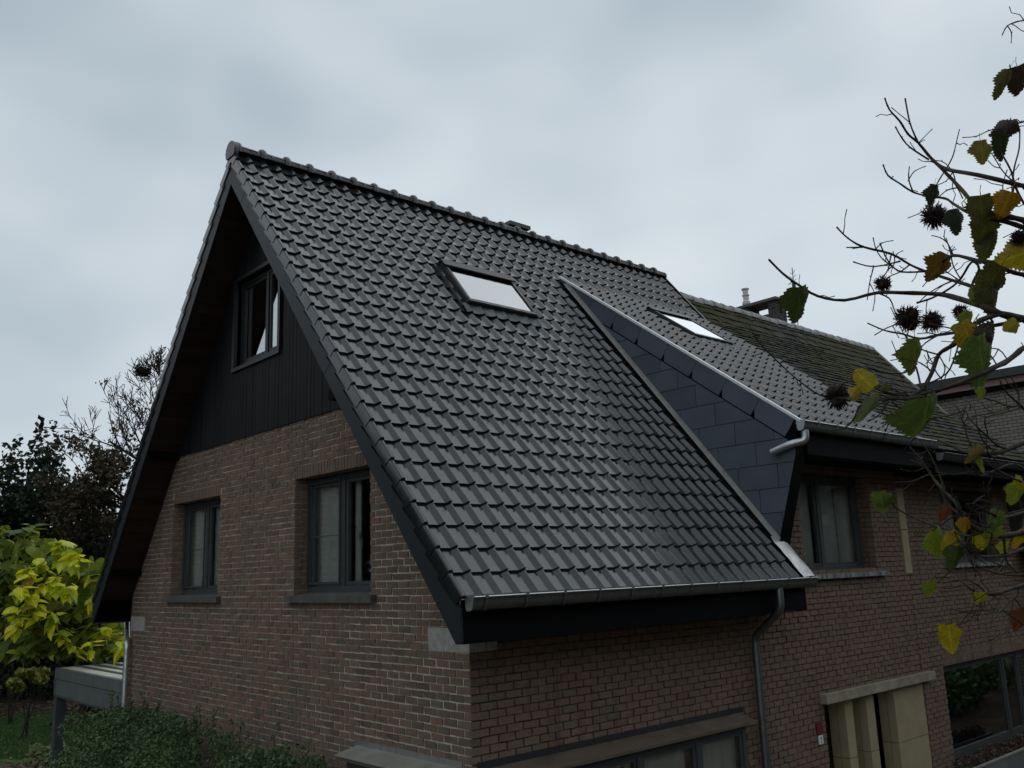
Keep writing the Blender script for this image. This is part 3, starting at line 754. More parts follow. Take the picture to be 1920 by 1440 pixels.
rw = roof_window(house, SKY_X, SKY_S, dp, .45)
rw['label'] = 'dark framed roof window in the dormer roof'

# ---- dormer
m = MB(); yb_ = YTOP-.05
sD = (YTOP-DY)/DC
m.prism([dp(XD+.01, .02, -.075), dp(XDR, .02, -.075), dp(XDR, sD, -.075), dp(XD+.01, sD, -.075)], dp(0, 0, -.11)-dp(0, 0, -.075)); droof = obj('dormer_roof', m, 'black_board', house)
def clip(poly, a, b):
    # keep the left side of the directed line a->b
    out = []; n = len(poly)
    sd = lambda p: (b[0]-a[0])*(p[1]-a[1])-(b[1]-a[1])*(p[0]-a[0])
    for i in range(n):
        p, q = poly[i], poly[(i+1) % n]; sp, sq = sd(p), sd(q)
        if sp >= 0: out.append(p)
        if (sp > 0 and sq < 0) or (sp < 0 and sq > 0):
            t = sp/(sp-sq); out.append((p[0]+t*(q[0]-p[0]), p[1]+t*(q[1]-p[1])))
    return out
def dz(y, d=0.): return DZ + DS*(y-DY) + d*DL
def mzc(y): return Z0 + SLOPE*(y-Y0)
tipy, tipz = -.215, .93
tipz = mzc(tipy)-.03
CHEEK = [(-.625, dz(-.625, -.02)), (-.585, 2.08), (tipy, tipz), (YTOP, mzc(YTOP)-.02)]   # (y,z), counter-clockwise when seen with y to the left
m = MB(); m.prism([(XD+.012, y, z) for y, z in CHEEK], (.12, 0, 0)); cheek = obj('dormer_cheek', m, 'black_board', house)
area = sum(CHEEK[i][0]*CHEEK[(i+1) % 4][1]-CHEEK[(i+1) % 4][0]*CHEEK[i][1] for i in range(4))
CC = CHEEK if area > 0 else CHEEK[::-1]
def clip_to(poly, conv):
    for i in range(len(conv)):
        if len(poly) < 3: return []
        poly = clip(poly, conv[i], conv[(i+1) % len(conv)])
    return poly
# convex field: below the top band
BAND = .27
fieldp = clip_to([(-2, -1), (6, -1), (6, 8), (-2, 8)], CC)
def below(poly, d):
    a, b = (-2, dz(-2, d)), (6, dz(6, d)); return clip(poly, b, a)
SW, SH = .60, .315
r = 0; z = 2.30 - SH*5
while z < 5.6:
    y = -1.2 + (SW/2 if r % 2 else 0)
    while y < 4:
        p = [(y+.004, z+.003), (y+SW-.004, z+.003), (y+SW-.004, z+SH-.003), (y+.004, z+SH-.003)]
        p = below(clip_to(p, CC), -BAND-.02)
        if len(p) >= 3:
            ar = abs(sum(p[i][0]*p[(i+1) % len(p)][1]-p[(i+1) % len(p)][0]*p[i][1] for i in range(len(p))))/2
            if ar > .002:
                m = MB(); zc = sum(q[1] for q in p)/len(p)
                # lower edge stands proud of the upper one, as lapped slates do
                m.add([(XD-.001-.006*(1-(q[1]-z)/SH), q[0], q[1]) for q in p]+[(XD+.011, q[0], q[1]) for q in p], [tuple(range(len(p)))[::-1], tuple(range(len(p), 2*len(p)))]+[(i, (i+1) % len(p), len(p)+(i+1) % len(p), len(p)+i) for i in range(len(p))])
                obj('slate', m, 'slate', cheek)
                if len(p) == 4 and ar > .15:
                    h = MB(); h.box((XD-.012, y+SW/2-.004, z-.004), (XD-.004, y+SW/2+.004, z+.022)); obj('slate_hook', h, 'zinc_bright', cheek)
        y += SW
    z += SH; r += 1
s = .03; k = 0
while s < sD-.05:     # band of slates following the roof edge
    e = min(s+.60, sD+.1); c = .07
    p = [(s+.002, -BAND), (e-.002-c, -BAND), (e-.002, -BAND+c*1.2), (e-.002, -.02), (s+.002, -.02), (s+.002, -BAND+c*1.2)] if k % 1 == 0 else []
    p = [(s+.002+c, -BAND), (e-.004, -BAND), (e+.056, -BAND+.10), (e+.056, -.02), (s+.062, -.02), (s+.062, -BAND+.10)]
    q = [tuple(dp(0, a, b)[1:]) for a, b in p]
    q = clip_to(q, CC)
    if len(q) >= 3:
        m = MB(); m.prism([(XD-.013, y, z) for y, z in q], (.012, 0, 0)); obj('edge_slate', m, 'slate', cheek)
    s = e; k += 1
m = MB(); m.prism([dp(XD-.035, 0, .0), dp(XD-.035, sD+.02, .0), dp(XD-.035, sD+.02, .032), dp(XD-.035, 0, .032)], (.055, 0, 0)); obj('edge_trim', m, 'trim_white', house, label='white metal strip along the dormer edge')
# slanted front end of the cheek, dormer fascia and soffit
m = MB(); m.prism([(XD+.002, -.635, 2.43), (XD+.002, -.60, 2.07), (XD+.002, -.235, .90), (XD+.002, -.20, .90), (XD+.002, -.20, 2.43)], (.20, 0, 0)); obj('cheek_end', m, 'black_board', house)
m = MB(); m.box((XD+.203, -.640, 2.075), (XDR, -.615, 2.44)); obj('fascia', m, 'black_board', house)
m = MB(); m.box((XD+.203, -.614, 2.075), (XDR, .02, 2.092)); obj('eave_soffit', m, 'black_board', house)
gutter(house, XD-.03, XDR+.02, -.655, 2.475, 'zinc_old', [5.25+.47*i for i in range(8)], 'zinc_old', w=.12)
pipe(house, [(XD+.06, -.71, 2.37), (XD+.06, -.71, 2.235), (XD-.065, -.58, 2.205), (XD-.075, -.29, 2.125)], .050, 'zinc_bright', name='spout')
# flashing between tiles and cheek
m = MB(); sa, sb = (tipy+.0-Y0)/C_, (YTOP-.13-Y0)/C_
m.add([rp(XD-.060, sa, .010), rp(XD-.022, sa, .030), rp(XD-.016, sa, .065), rp(XD-.060, sb, .010), rp(XD-.022, sb, .030), rp(XD-.016, sb, .065)], [(0, 1, 4, 3), (1, 2, 5, 4)]); obj('valley_flashing', m, 'flash_strip', house)
m = MB(); n = 7; vs = []
for i in range(n+1):
    s_ = -.02 + (sa+.10)*i/n
    for x, d in ((XD-.12, .010), (XD-.05, .022), (XD+.03, .034), (XD+.13, .020), (XD+.16, -.05)): vs.append(rp(x+rnd.uniform(-.012, .012), s_, d+rnd.uniform(-.006, .006)))
m.add(vs, [(5*i+j, 5*i+j+1, 5*i+5+j+1, 5*i+5+j) for i in range(n) for j in range(4)]); obj('lead_flashing', m, 'lead', house, sm=30, label='crumpled bright lead flashing at the foot of the cheek')
# dark cover behind the flashing, closing the end of the roof
m = MB(); m.prism([rp(XD+.13, -.02, -.08), rp(XD+.13, sa+.2, -.08), rp(XD+.13, sa+.2, -.01), rp(XD+.13, -.02, -.01)], (.02, 0, 0)); obj('roof_end_board', m, 'black_board', house)
# chimney behind the ridge
def chimney(owner, x0, x1, y0, y1, z0, z1, cap, mat, openz=None):
    m = MB(); rng = random.Random(3); nx = max(2, round((x1-x0)/.22)); ny = max(2, round((y1-y0)/.22)); r = 0; z = z0
    core = MB(); core.box((x0+.012, y0+.012, z0), (x1-.012, y1-.012, (openz or z1)))
    if openz:
        for (xa, xb) in ((x0, x0+.2), (x1-.2, x1)):
            for (ya, yb) in ((y0, y0+.22), (y1-.34, y1)): core.box((xa+.012, ya+.012, openz), (xb-.012, yb-.012, z1))
    ch = obj('chimney', core, 'mortar_light' if openz else 'mortar_dark', owner)
    def ring(xa, xb, ya, yb, za, off):
        for (a, b, ax, c0, c1) in ((xa, xb, 'x', ya, ya+.1), (xa, xb, 'x', yb-.1, yb), (ya, yb, 'y', xa, xa+.1), (ya, yb, 'y', xb-.1, xb)):
            u = a + (off and -.11)
            while u < b:
                p, q = max(u, a)+.005, min(u+.22, b)-.005
                if q-p > .03:
                    if ax == 'x': m.box((p, c0, za+.005), (q, c1, za+.07), .002, rng)
                    else: m.box((c0, p, za+.005), (c1, q, za+.07), .002, rng)
                u += .22
    while z < z1-.03:
        if openz and z >= openz:
            for (xa, xb) in ((x0, x0+.2), (x1-.2, x1)):
                for (ya, yb) in ((y0, y0+.22), (y1-.34, y1)): ring(xa, xb, ya, yb, z, r % 2)
        else: ring(x0, x1, y0, y1, z, r % 2)
        z += .075; r += 1
    obj('brickwork', m, mat, ch, kind='stuff')
    c = MB(); c.box((x0-cap, y0-cap, z1+.003), (x1+cap, y1+cap, z1+.075)); obj('cap', c, 'sill_stone', ch)
    return ch
simple('chimney_brick', (.045, .042, .043), (.075, .068, .066), .9, .25, 30, bstr=.4, vary=.3)
chimney(house, 5.27, 5.66, 5.07, 5.75, 5.5, 7.10, .065, 'chimney_brick')

# ---- corner bay: glazed corner under a shallow ledge
bay = MB(); oz = BZ-.06
OUT = .27
def ledge(a, b, ax):
    # slanting ledge
    return None
m = MB()
m.add([(0, 1.93, BZ+.0), (-OUT, 1.93, oz), (-OUT, -OUT, oz), (0, 0, BZ), (4.06, 0, BZ), (4.06, -OUT, oz), (0, 1.93, BZ-.05), (-OUT, 1.93, oz-.03), (-OUT, -OUT, oz-.03), (4.06, -OUT, oz-.03), (4.06, 0, BZ-.05), (0, 0, BZ-.05)],
      [(0, 3, 2, 1), (3, 4, 5, 2), (1, 2, 8, 7), (2, 5, 9, 8), (0, 1, 7, 6), (4, 10, 9, 5), (6, 7, 8, 11), (11, 8, 9, 10)])
bayo = obj('bay_ledge', m, 'timber_ledge', house, label='weathered ledge over the corner window')
m = MB(); m.box((-OUT-.004, -OUT-.004, oz-.036), (-OUT+.10, 1.932, oz+.004)); 
u = .14
while u < 1.98:
    w_ = rnd.uniform(.22, .4); q = MB(); q.prism([(-.008, u, BZ+.002), (-.008, min(u+w_, 2.0)-.006, BZ+.002), (-.008, min(u+w_, 2.0)-.006, BZ+.062+rnd.uniform(-.004, .004)), (-.008, u, BZ+.062)], (.006, 0, 0)); obj('lead_strip', q, 'lead', bayo); u += w_
u = .05
while u < 4.15:
    w_ = rnd.uniform(.5, .9); q = MB(); q.prism([(u, -.008, BZ+.002), (u, -.008, BZ+.064), (min(u+w_, 4.18)-.004, -.008, BZ+.064), (min(u+w_, 4.18)-.004, -.008, BZ+.002)], (0, .006, 0)); obj('lead_strip', q, 'zinc_dark', bayo); u += w_
q = MB(); q.prism([(-OUT-.01, -OUT+.02, oz+.004), (-OUT-.01, 1.94, oz+.004), (-.01, 1.94, BZ+.0), (-.01, .02, BZ+.0)], (0, 0, .008)); obj('ledge_cover', q, 'ledge_pale', bayo, label='paler ledge board on the gable side')
window(house, 'f', (-.16, 3.93, -3.0, oz-.035), -.19, [1.0, 2.05, 3.03], cur_spans=[(0.1, 1.9), (1.95, 2.95), (3.08, 3.86)], inner=.5, mar=-.06)
window(house, 'g', (-.11, 1.84, -3.0, oz-.035), -.19, [.9], cur_spans=[(.3, 1.75)], inner=.3, mar=-.06)
m = MB(); m.box((-.19, -.19, GZ), (3.95, 0., -3.0)); obj('bay_plinth', m, 'sill_stone', house)

# ---- entrance: stone piers under a lintel slab
m = MB(); m.box((5.925, -.10, -1.135), (9.16, .2, -1.018)); obj('lintel_slab', m, 'lintel_stone', house, label='pale stone slab over the entrance')
for (a, b, dpt) in ((6.56, 6.77, .02), (7.15, 7.375, .02), (7.965, 8.92, .012)):
    z1 = -1.14
    for z0 in (-1.92, -2.70, GZ):
        m = MB(); m.box((a, dpt, z0+.004), (b, dpt+.12, z1-.004)); p = obj('pier_slab', m, 'beige_stone', house)
        m = MB(); m.box((a+.002, dpt+.128, z0+.004), (b-.002, dpt+.25, z1-.004)); obj('pier_slab', m, 'beige_stone', house); z1 = z0
    m = MB(); m.box((a+.01, dpt+.01, GZ), (b-.01, dpt+.24, -1.14)); obj('pier_core', m, 'joint_black', house)
m = MB(); m.box((5.99, .50, GZ), (8.92, .54, -1.0)); obj('entrance_back', m, 'window_dark', house)
for a, b in ((6.05, 6.52), (6.80, 7.12), (7.42, 7.94)):
    m = MB(); m.box((a, .46, -3.2), (b, .466, -1.16)); obj('pane', m, 'glass', house)
m = MB(); m.box((7.44, .43, -1.50), (7.93, .455, -1.45)); m.box((7.44, .43, -1.75), (7.93, .455, -1.66)); obj('door_rail', m, 'window_frame', house)

# ------------------------------------------------------------------ neighbouring house with mossy roof
nb = thing('attached_house', 'attached neighbouring house with old moss-covered tile roof and open chimney', 'house', (13, 4, GZ))
R2 = (10.36, 12.62, .60, 1.84); BW = (9.68, 14.6, -2.45, -1.005)
nspec = wall_rows('f', 8.912, 17.0, GZ, 2.25, [R2, BW], False)
nwall, nfield = build_wall(nb, 'front_wall', 'f', nspec, 'mortar_dark', 'brick_right', 0,
    [(u+.004, min(u+.066, 14.6)-.004, -.002, .1, BW[3]+.004, BW[3]+.19) for u in np.arange(BW[0], BW[1], .0665)])
obj('brickwork', nfield, 'brick_right', nb, kind='stuff')
m = MB()
for a, b in ((.48, 1.157), (1.172, 1.83)): m.box((8.795, -.012, a), (9.015, .1, b))
obj('stone_strip', m, 'beige_stone', nb, label='narrow upright pale stone strip between the two houses')
window(nb, 'f', R2, .14, [11.45], frame='window_frame', cur_spans=[(10.5, 11.40)], cd=.032)
sill(nb, 'f', 10.25, 12.92, .53, .60, .075, 'sill_pale')
window(nb, 'f', BW, .09, [12.28, 12.95], frame='window_frame', curtain=False, inner=1.6)
m = MB(); m.box((8.95, 8.7, GZ), (17, 8.9, 1)); m.box((16.8, .3, GZ), (17, 8.7, 3.0)); obj('rear_wall', m, 'mortar_dark', nb)
NR, NZR, NSL = 4.10, 6.16, 1.22
XN = 17.0
def nplane(x, y, d=0.): return np.array([x, y - .77*d, NZR - NSL*(NR-y) + .63*d])
ND_S, ND_Z = .735, 2.37
def nd(x, y, d=0.): return np.array([x, y - .59*d, ND_Z + ND_S*(y+.70) + .80*d])
NTOP = (ND_Z+.70*ND_S - NZR + NSL*NR)/(NSL-ND_S)
m = MB()
m.prism([nplane(13.4, -.5, -.06), nplane(XN, -.5, -.06), nplane(XN, NR, -.06), nplane(13.4, NR, -.06)], nplane(0, 0, -.16)-nplane(0, 0, -.06))
m.prism([nplane(8.90, NTOP-.2, -.06), nplane(13.4, NTOP-.2, -.06), nplane(13.4, NR, -.06), nplane(8.90, NR, -.06)], nplane(0, 0, -.16)-nplane(0, 0, -.06))
bk = lambda x, y: np.array([x, 2*NR-y, NZR - NSL*(NR-y) - .05])
m.prism([bk(8.9, -.5), bk(XN, -.5), bk(XN, NR), bk(8.9, NR)], (0, 0, -.1))
m.prism([nd(8.80, -.70, -.04), nd(13.4, -.70, -.04), nd(13.4, NTOP, -.04), nd(8.80, NTOP, -.04)], nd(0, 0, -.12)-nd(0, 0, -.04))
m.prism([(13.3, -.55, 2.37), (13.3, NTOP, nd(0, NTOP)[2]-.1), (13.3, -.1, .95)], (.09, 0, 0))
nroof = obj('roof', m, 'mossy_tile', nb)
moss = MB(); rng = random.Random(5)
def flat_tile(P, x, y, w, l):
    j = lambda a: rng.uniform(-a, a); h = .008+j(.006); dy = j(.012); sk = j(.01)
    vs = [P(x+.004, y+dy, .018+h+j(.007)), P(x+w-.004, y+dy+sk, .018+h+j(.007)), P(x+w-.004, y+l, .0), P(x+.004, y+l, .0), P(x+.004, y+dy+.004, .002), P(x+w-.004, y+dy+sk+.004, .002)]
    moss.add(vs, [(0, 1, 2, 3), (4, 5, 1, 0), (4, 0, 3), (1, 5, 2)])
gy = .150
for r in range(int((NR+.2)/gy)+1):
    y = NR - .03 - (r+1)*gy
    x = 8.90 + (.085 if r % 2 else 0)
    while x < XN-.05:
        if y > NTOP-.3 or x > 13.3: flat_tile(nplane, x, y, .17, gy+.06)
        x += .17
for r in range(int((NTOP+.70)/gy)+1):
    y = -.72 + r*gy; x = 8.80 + (.085 if r % 2 else 0)
    while x < 13.38:
        flat_tile(nd, x, y, .17, gy+.06); x += .17
obj('moss_tile_field', moss, 'mossy_tile', nb, kind='stuff', label='small old flat tiles overgrown with moss')
m = MB(); L = .36; ring = lambda x, R: [(x, R*math.cos(a), R*math.sin(a)) for a in np.linspace(math.radians(-15), math.radians(195), 8)]
for x, R in ((0, .125),): pass
ra, rb, rc = ring(0, .125), ring(.05, .122), ring(L, .105)
m.add(ra+rb+rc, [(i+8*j, i+1+8*j, i+9+8*j, i+8+8*j)[::-1] for j in range(2) for i in range(7)]); m.add([(0, 0, -.03)]+ra, [(0, i+1, i+2) for i in range(7)])
NCAP = m.mesh('ridge_cap'); NCAP.materials.append(MATS['old_ridge']); smooth(NCAP, 40)
for i in range(23):
    o = obj('ridge_cap', NCAP, None, nroof); o.location = (8.96+.35*i, NR, NZR-.06+rnd.uniform(-.008, .012)); o.rotation_euler = (rnd.uniform(-.03, .03), rnd.uniform(-.02, .02), 0)
m = MB(); m.prism([nplane(XN, -.5, -.16), nplane(XN, NR, -.16), nplane(XN, NR, .05), nplane(XN, -.5, .05)], (.03, 0, 0)); obj('verge_board', m, 'concrete', nb)
m = MB(); m.box((8.80, -.66, 2.02), (13.4, -.63, 2.30)); m.box((8.80, -.63, 2.02), (13.4, .02, 2.035)); obj('fascia', m, 'black_board', nb)
gutter(nb, 8.86, 13.4, -.675, 2.30, 'zinc_dark', [9.2+.55*i for i in range(8)], 'zinc_dark', w=.13)
ch = chimney(nb, 14.03, 14.53, 4.98, 6.10, 4.7, 7.18, .07, 'chimney_brick', openz=6.86)
m = MB(); fx, fy, fz = 14.30, 5.98, 7.26
prof = [(.09, 0), (.09, .10), (.105, .105), (.105, .17), (.075, .20), (.075, .33), (.095, .335), (.095, .36), (.072, .365), (.072, .50), (.10, .505), (.10, .53), (.02, .555)]
m.tube([(fx, fy, fz+h) for _, h in prof], [r_ for r_, _ in prof], 14); obj('flue_pot', m, 'flue_white', ch, sm=35)
# antenna beside the chimney
an = MB(); p0 = np.array([15.05, 5.0, 5.5]); an.tube([p0, p0+(0, 0, 2.75)], .012, 6); an.tube([p0+(0, 0, 2.20), p0+(0, 0, 2.34)], .05, 8)
for h, w_ in ((2.38, .10), (2.50, .13), (2.62, .06)): an.tube([p0+(0, 0, h-.06), p0+(-w_*.6, .05, h)], .007, 5); an.tube([p0+(0, 0, h-.03), p0+(w_*.6, -.05, h+.06)], .007, 5)
a = obj('roof_finial', an, 'anthracite', nb)

# ------------------------------------------------------------------ flat-roofed building far right
fb = thing('flat_roofed_building', 'grey-beige brick building with flat dark roof edge and pink band behind the mossy roof', 'building', (24, 1, GZ))
def far_brick():
    m, n, b = nodes_of('far_brick'); v = tex_vec(n, (1, 1, 1), 'World')
    cm = n.nodes.new('ShaderNodeMapping'); cm.inputs['Rotation'].default_value = (math.radians(90), 0, math.radians(90)); n.links.new(v, cm.inputs['Vector'])
    sp = n.nodes.new('ShaderNodeSeparateXYZ'); n.links.new(v, sp.inputs[0]); cb = n.nodes.new('ShaderNodeCombineXYZ'); n.links.new(sp.outputs['Y'], cb.inputs['X']); n.links.new(sp.outputs['Z'], cb.inputs['Y'])
    t = n.nodes.new('ShaderNodeTexBrick'); t.inputs['Scale'].default_value = 1; t.inputs['Brick Width'].default_value = .22; t.inputs['Row Height'].default_value = .085; t.inputs['Mortar Size'].default_value = .011
    t.inputs['Color1'].default_value = (.26, .24, .20, 1); t.inputs['Color2'].default_value = (.20, .185, .16, 1); t.inputs['Mortar'].default_value = (.07, .065, .055, 1)
    n.links.new(cb.outputs[0], t.inputs['Vector']); n.links.new(mixc(n, t.outputs['Color'], ramp(n, noise(n, v, 1.2, 4), [(.3, (.8, .8, .8)), (.7, (1.1, 1.1, 1.1))]), 1, 'MULTIPLY'), b.inputs['Base Color']); b.inputs['Roughness'].default_value = .9
    bump(n, b, t.outputs['Fac'], -.6, .02)
far_brick()
m = MB(); m.box((20, -2.5, GZ), (30, 4.5, 5.02)); obj('wall', m, 'far_brick', fb)
m = MB(); m.box((19.80, -2.7, 5.12), (30.2, 4.7, 5.30)); obj('pink_band', m, 'pink_band', fb)
m = MB(); m.box((19.70, -2.8, 5.303), (30.3, 4.8, 5.52)); obj('roof_edge', m, 'anthracite', fb)
m = MB(); m.box((19.85, -2.6, 5.022), (30.1, 4.6, 5.118)); obj('soffit', m, 'black_board', fb)

# ------------------------------------------------------------------ signs on the front wall
sg = thing('alarm_sign', 'small dark red plate on the brick wall left of the entrance', 'sign', (5.80, -.012, -1.43))
m = MB(); m.box((5.735, -.024, -1.495), (5.885, -.010, -1.355)); obj('plate', m, 'red_plate', sg)
for z in (-1.40, -1.43, -1.46):
    m = MB(); m.box((5.755, -.0255, z-.006), (5.865-rnd.uniform(0, .03), -.0245, z+.006)); obj('text_line', m, 'ink', sg)
sg = thing('house_number', 'small white plate with dark figure below the red plate', 'sign', (5.815, -.012, -1.56))
m = MB(); m.box((5.762, -.022, -1.620), (5.866, -.010, -1.513)); obj('plate', m, 'white_plate', sg)
def text(body, loc, size, mat, parent):
    c = bpy.data.curves.new('figure', 'FONT'); c.body = body; c.size = size; c.align_x = 'CENTER'; c.extrude = .0008
    o = bpy.data.objects.new('figure', c); COL.objects.link(o)
    dg = bpy.context.evaluated_depsgraph_get(); me = bpy.data.meshes.new_from_object(o.evaluated_get(dg)); bpy.data.objects.remove(o)
    me.materials.clear(); me.materials.append(MATS[mat]); q = link(bpy.data.objects.new('figure', me), parent); q.location = loc; q.rotation_euler = (math.radians(90), 0, 0)
text('8', (5.815, -.0235, -1.572), .065, 'ink', sg)
for z in (-1.588, -1.602):
    m = MB(); m.box((5.795, -.0235, z-.003), (5.835, -.0225, z+.003)); obj('text_line', m, 'ink', sg)

# window box on the neighbour's big window
pb = thing('planter', 'grey window box of brownish heather under the large dark window', 'planter', (10.6, -.35, -2.6))
m = MB()
for t in (((8.95, -.52, -2.75), (12.3, -.50, -2.40)), ((8.95, -.20, -2.75), (12.3, -.18, -2.40)), ((8.95, -.50, -2.75), (8.97, -.20, -2.40)), ((12.28, -.50, -2.75), (12.3, -.20, -2.40)), ((8.97, -.50, -2.75), (12.28, -.20, -2.50))): m.box(*t)
obj('box', m, 'carport_metal', pb)
m = MB(); m.box((8.93, -.535, -2.40), (12.32, -.495, -2.375)); obj('rim', m, 'ledge_pale', pb)
m = MB(); m.box((9.2, -.5, GZ), (9.4, -.2, -2.75)); m.box((11.9, -.5, GZ), (12.1, -.2, -2.75)); obj('support', m, 'carport_metal', pb)
def leaf_cloud(mb, centers, n, size, rng, flat=0., aspect=1.6, up=0.):
    """many small leaf-shaped quads spread through balls (cx,cy,cz,rx,ry,rz)"""
    R_ = np.random.RandomState(rng.randrange(1 << 30)); cn = np.array(centers, float)
    w = np.cumsum((cn[:, 3]*cn[:, 4]*cn[:, 5])**.67); c = cn[np.minimum(np.searchsorted(w/w[-1], R_.rand(n)), len(cn)-1)]
    unit = lambda a: a/(np.linalg.norm(a, axis=1, keepdims=True)+1e-9)
    p = unit(R_.randn(n, 3))*(R_.rand(n, 1)**.15); pos = c[:, :3] + p*c[:, 3:6]
    nrm = R_.randn(n, 3); nrm[:, 2] += up; nrm = unit(nrm + p*.8)
    a = unit(np.cross(nrm, R_.randn(n, 3))); b = np.cross(nrm, a); sz = size*R_.uniform(.6, 1.35, (n, 1)); a = a*sz*.5*aspect; b = b*sz*.5
    V = np.stack([pos-a, pos-a*.2+b, pos+a, pos-a*.2-b+nrm*sz*.12], 1).reshape(-1, 3)
    k = len(mb.v); mb.v += list(map(tuple, V.tolist())); mb.f += [(k+4*q, k+4*q+1, k+4*q+2, k+4*q+3) for q in range(n)]
hm = MB(); leaf_cloud(hm, [(9.2+.28*i, -.35, -2.36+rnd.uniform(-.02, .05), .2, .13, .10) for i in range(11)], 2600, .03, random.Random(11)); obj('heather', hm, 'heather', pb, kind='stuff')

# ------------------------------------------------------------------ carport at the far side
cp = thing('carport', 'grey metal carport with pale ribbed roof sheets at the far house corner', 'carport', (1.5, 11, GZ))
YC = 12.92
m = MB(); m.box((-.04, 9.02, -1.00), (.04, YC, -.80)); obj('fascia', m, 'carport_metal', cp)
m = MB(); m.box((-.03, 9.02, -1.30), (.05, YC-.02, -1.012)); obj('beam', m, 'carport_metal', cp)
m = MB(); m.box((-.055, 9.02, -1.33), (.07, YC-.02, -1.303)); obj('beam_flange', m, 'carport_post', cp)
m = MB(); m.box((-.04, YC+.002, -1.30), (4.2, YC+.06, -.80)); obj('fascia', m, 'carport_metal', cp)
for x in (-.03, 3.9):
    m = MB(); m.box((x-.02, YC-.20, GZ), (x+.02, YC-.02, -1.335)); m.box((x+.021, YC-.20, GZ), (x+.13, YC-.17, -1.335)); m.box((x+.021, YC-.05, GZ), (x+.13, YC-.02, -1.335)); m.box((x+.131, YC-.20, GZ), (x+.15, YC-.02, -1.335)); obj('post', m, 'carport_post', cp)
for i in range(14):
    x = .05 + i*.30; m = MB(); m.box((x, 9.03, -.83), (x+.24, YC-.01, -.80)); obj('roof_panel', m, 'panel_pale', cp)
    m = MB(); m.box((x+.241, 9.03, -.83), (x+.299, YC-.01, -.775)); obj('roof_rib', m, 'carport_post', cp)
cb = MB(); cb.tube([(-.09, 8.9, -1.33), (-.10, 8.6, -1.36), (-.07, 8.4, -1.40), (-.05, 8.25, -1.55)], .008, 5); obj('cable', cb, 'flue_white', cp)

# ------------------------------------------------------------------ vegetation
def hedge():
    h = thing('clipped_shrub', 'dense dark green small-leaved shrub growing against the gable wall', 'shrub', (-.9, 5, GZ))
    rng = random.Random(21); cs = []
    for i in range(90):
        y = rng.uniform(1.2, 8.9); top = -1.06 - .25*max(0, (3.2-y)/2) - .2*max(0, (y-8.0)) + rng.uniform(-.18, .12)
        x = rng.uniform(-1.25, -.30); tt = top - .45*max(0, (-x-.75))
        z = rng.uniform(GZ+.3, tt-.2); cs.append((x, y, z, .34, .42, .36))
    for i in range(60):
        y = rng.uniform(1.2, 8.9); x = rng.uniform(-1.2, -.25); top = -1.06 - .25*max(0, (3.2-y)/2) - .2*max(0, (y-8.0)) - .45*max(0, (-x-.75)); cs.append((x, y, top-.22+rng.uniform(-.08, .1), .28, .34, .24))
    for i in range(40): cs.append((rng.uniform(-1.45, -1.2), rng.uniform(1.0, 8.8), rng.uniform(GZ+.3, -1.75), .2, .4, .3))
    m = MB(); leaf_cloud(m, cs, 62000, .030, rng, up=.5)
    sp = MB()
    for i in range(34):      # upright shoots
        y = rng.uniform(1.6, 8.6); x = rng.uniform(-.7, -.15); z = -1.45 - .25*max(0, (3.2-y)/2); hh = rng.uniform(.25, .60)
        p = [np.array([x, y, z])]
        for k in range(4): p.append(p[-1]+np.array([rng.uniform(-.04, .04), rng.uniform(-.05, .05), hh/4]))
        sp.tube(p, [.006, .005, .004, .003, .002], 4)
        for q in p[1:]: leaf_cloud(m, [(q[0], q[1], q[2], .03, .03, .06)], 12, .026, rng)
    obj('foliage', m, 'hedge_leaf', h, kind='stuff'); 
    for i in range(14):
        y = 1.6+i*.5; sp.tube([(-.7, y, GZ), (-.65, y+.1, GZ+.9), (-.6, y-.05, -1.5)], [.03, .02, .01], 5)
    obj('stems', sp, 'bark_dark', h)
hedge()

def grow(mb, p, d, length, rad, depth, rng, tips, spread=.55, up=.12, kids=(2, 3), shrink=(.62, .8), minr=.006):
    n = 4; pts = [p]; rs = [rad]; q = p.copy(); dd = d.copy()
    for i in range(n):
        dd = dd + np.array([rng.gauss(0, .09), rng.gauss(0, .09), rng.gauss(0, .07)+up*.25]); dd /= np.linalg.norm(dd)
        q = q + dd*length/n; pts.append(q); rs.append(max(minr, rad*(1-.42*(i+1)/n)))
    mb.tube(pts, rs, 5 if depth > 2 else 4, cap=False)
    if depth == 0: tips.append((q, dd)); return
    for k in range(rng.randint(*kids)+(1 if depth > 4 else 0)):
        t = rng.uniform(.45, 1.); base = pts[min(n, int(t*n))]
        nd_ = dd + np.array([rng.gauss(0, spread), rng.gauss(0, spread), rng.gauss(0, spread*.6)+up]); nd_ /= np.linalg.norm(nd_)
        grow(mb, base, nd_, length*rng.uniform(*shrink), max(minr, rs[-1]*rng.uniform(.6, .85)), depth-1, rng, tips, spread, up, kids, shrink, minr)
    tips.append((q, dd))
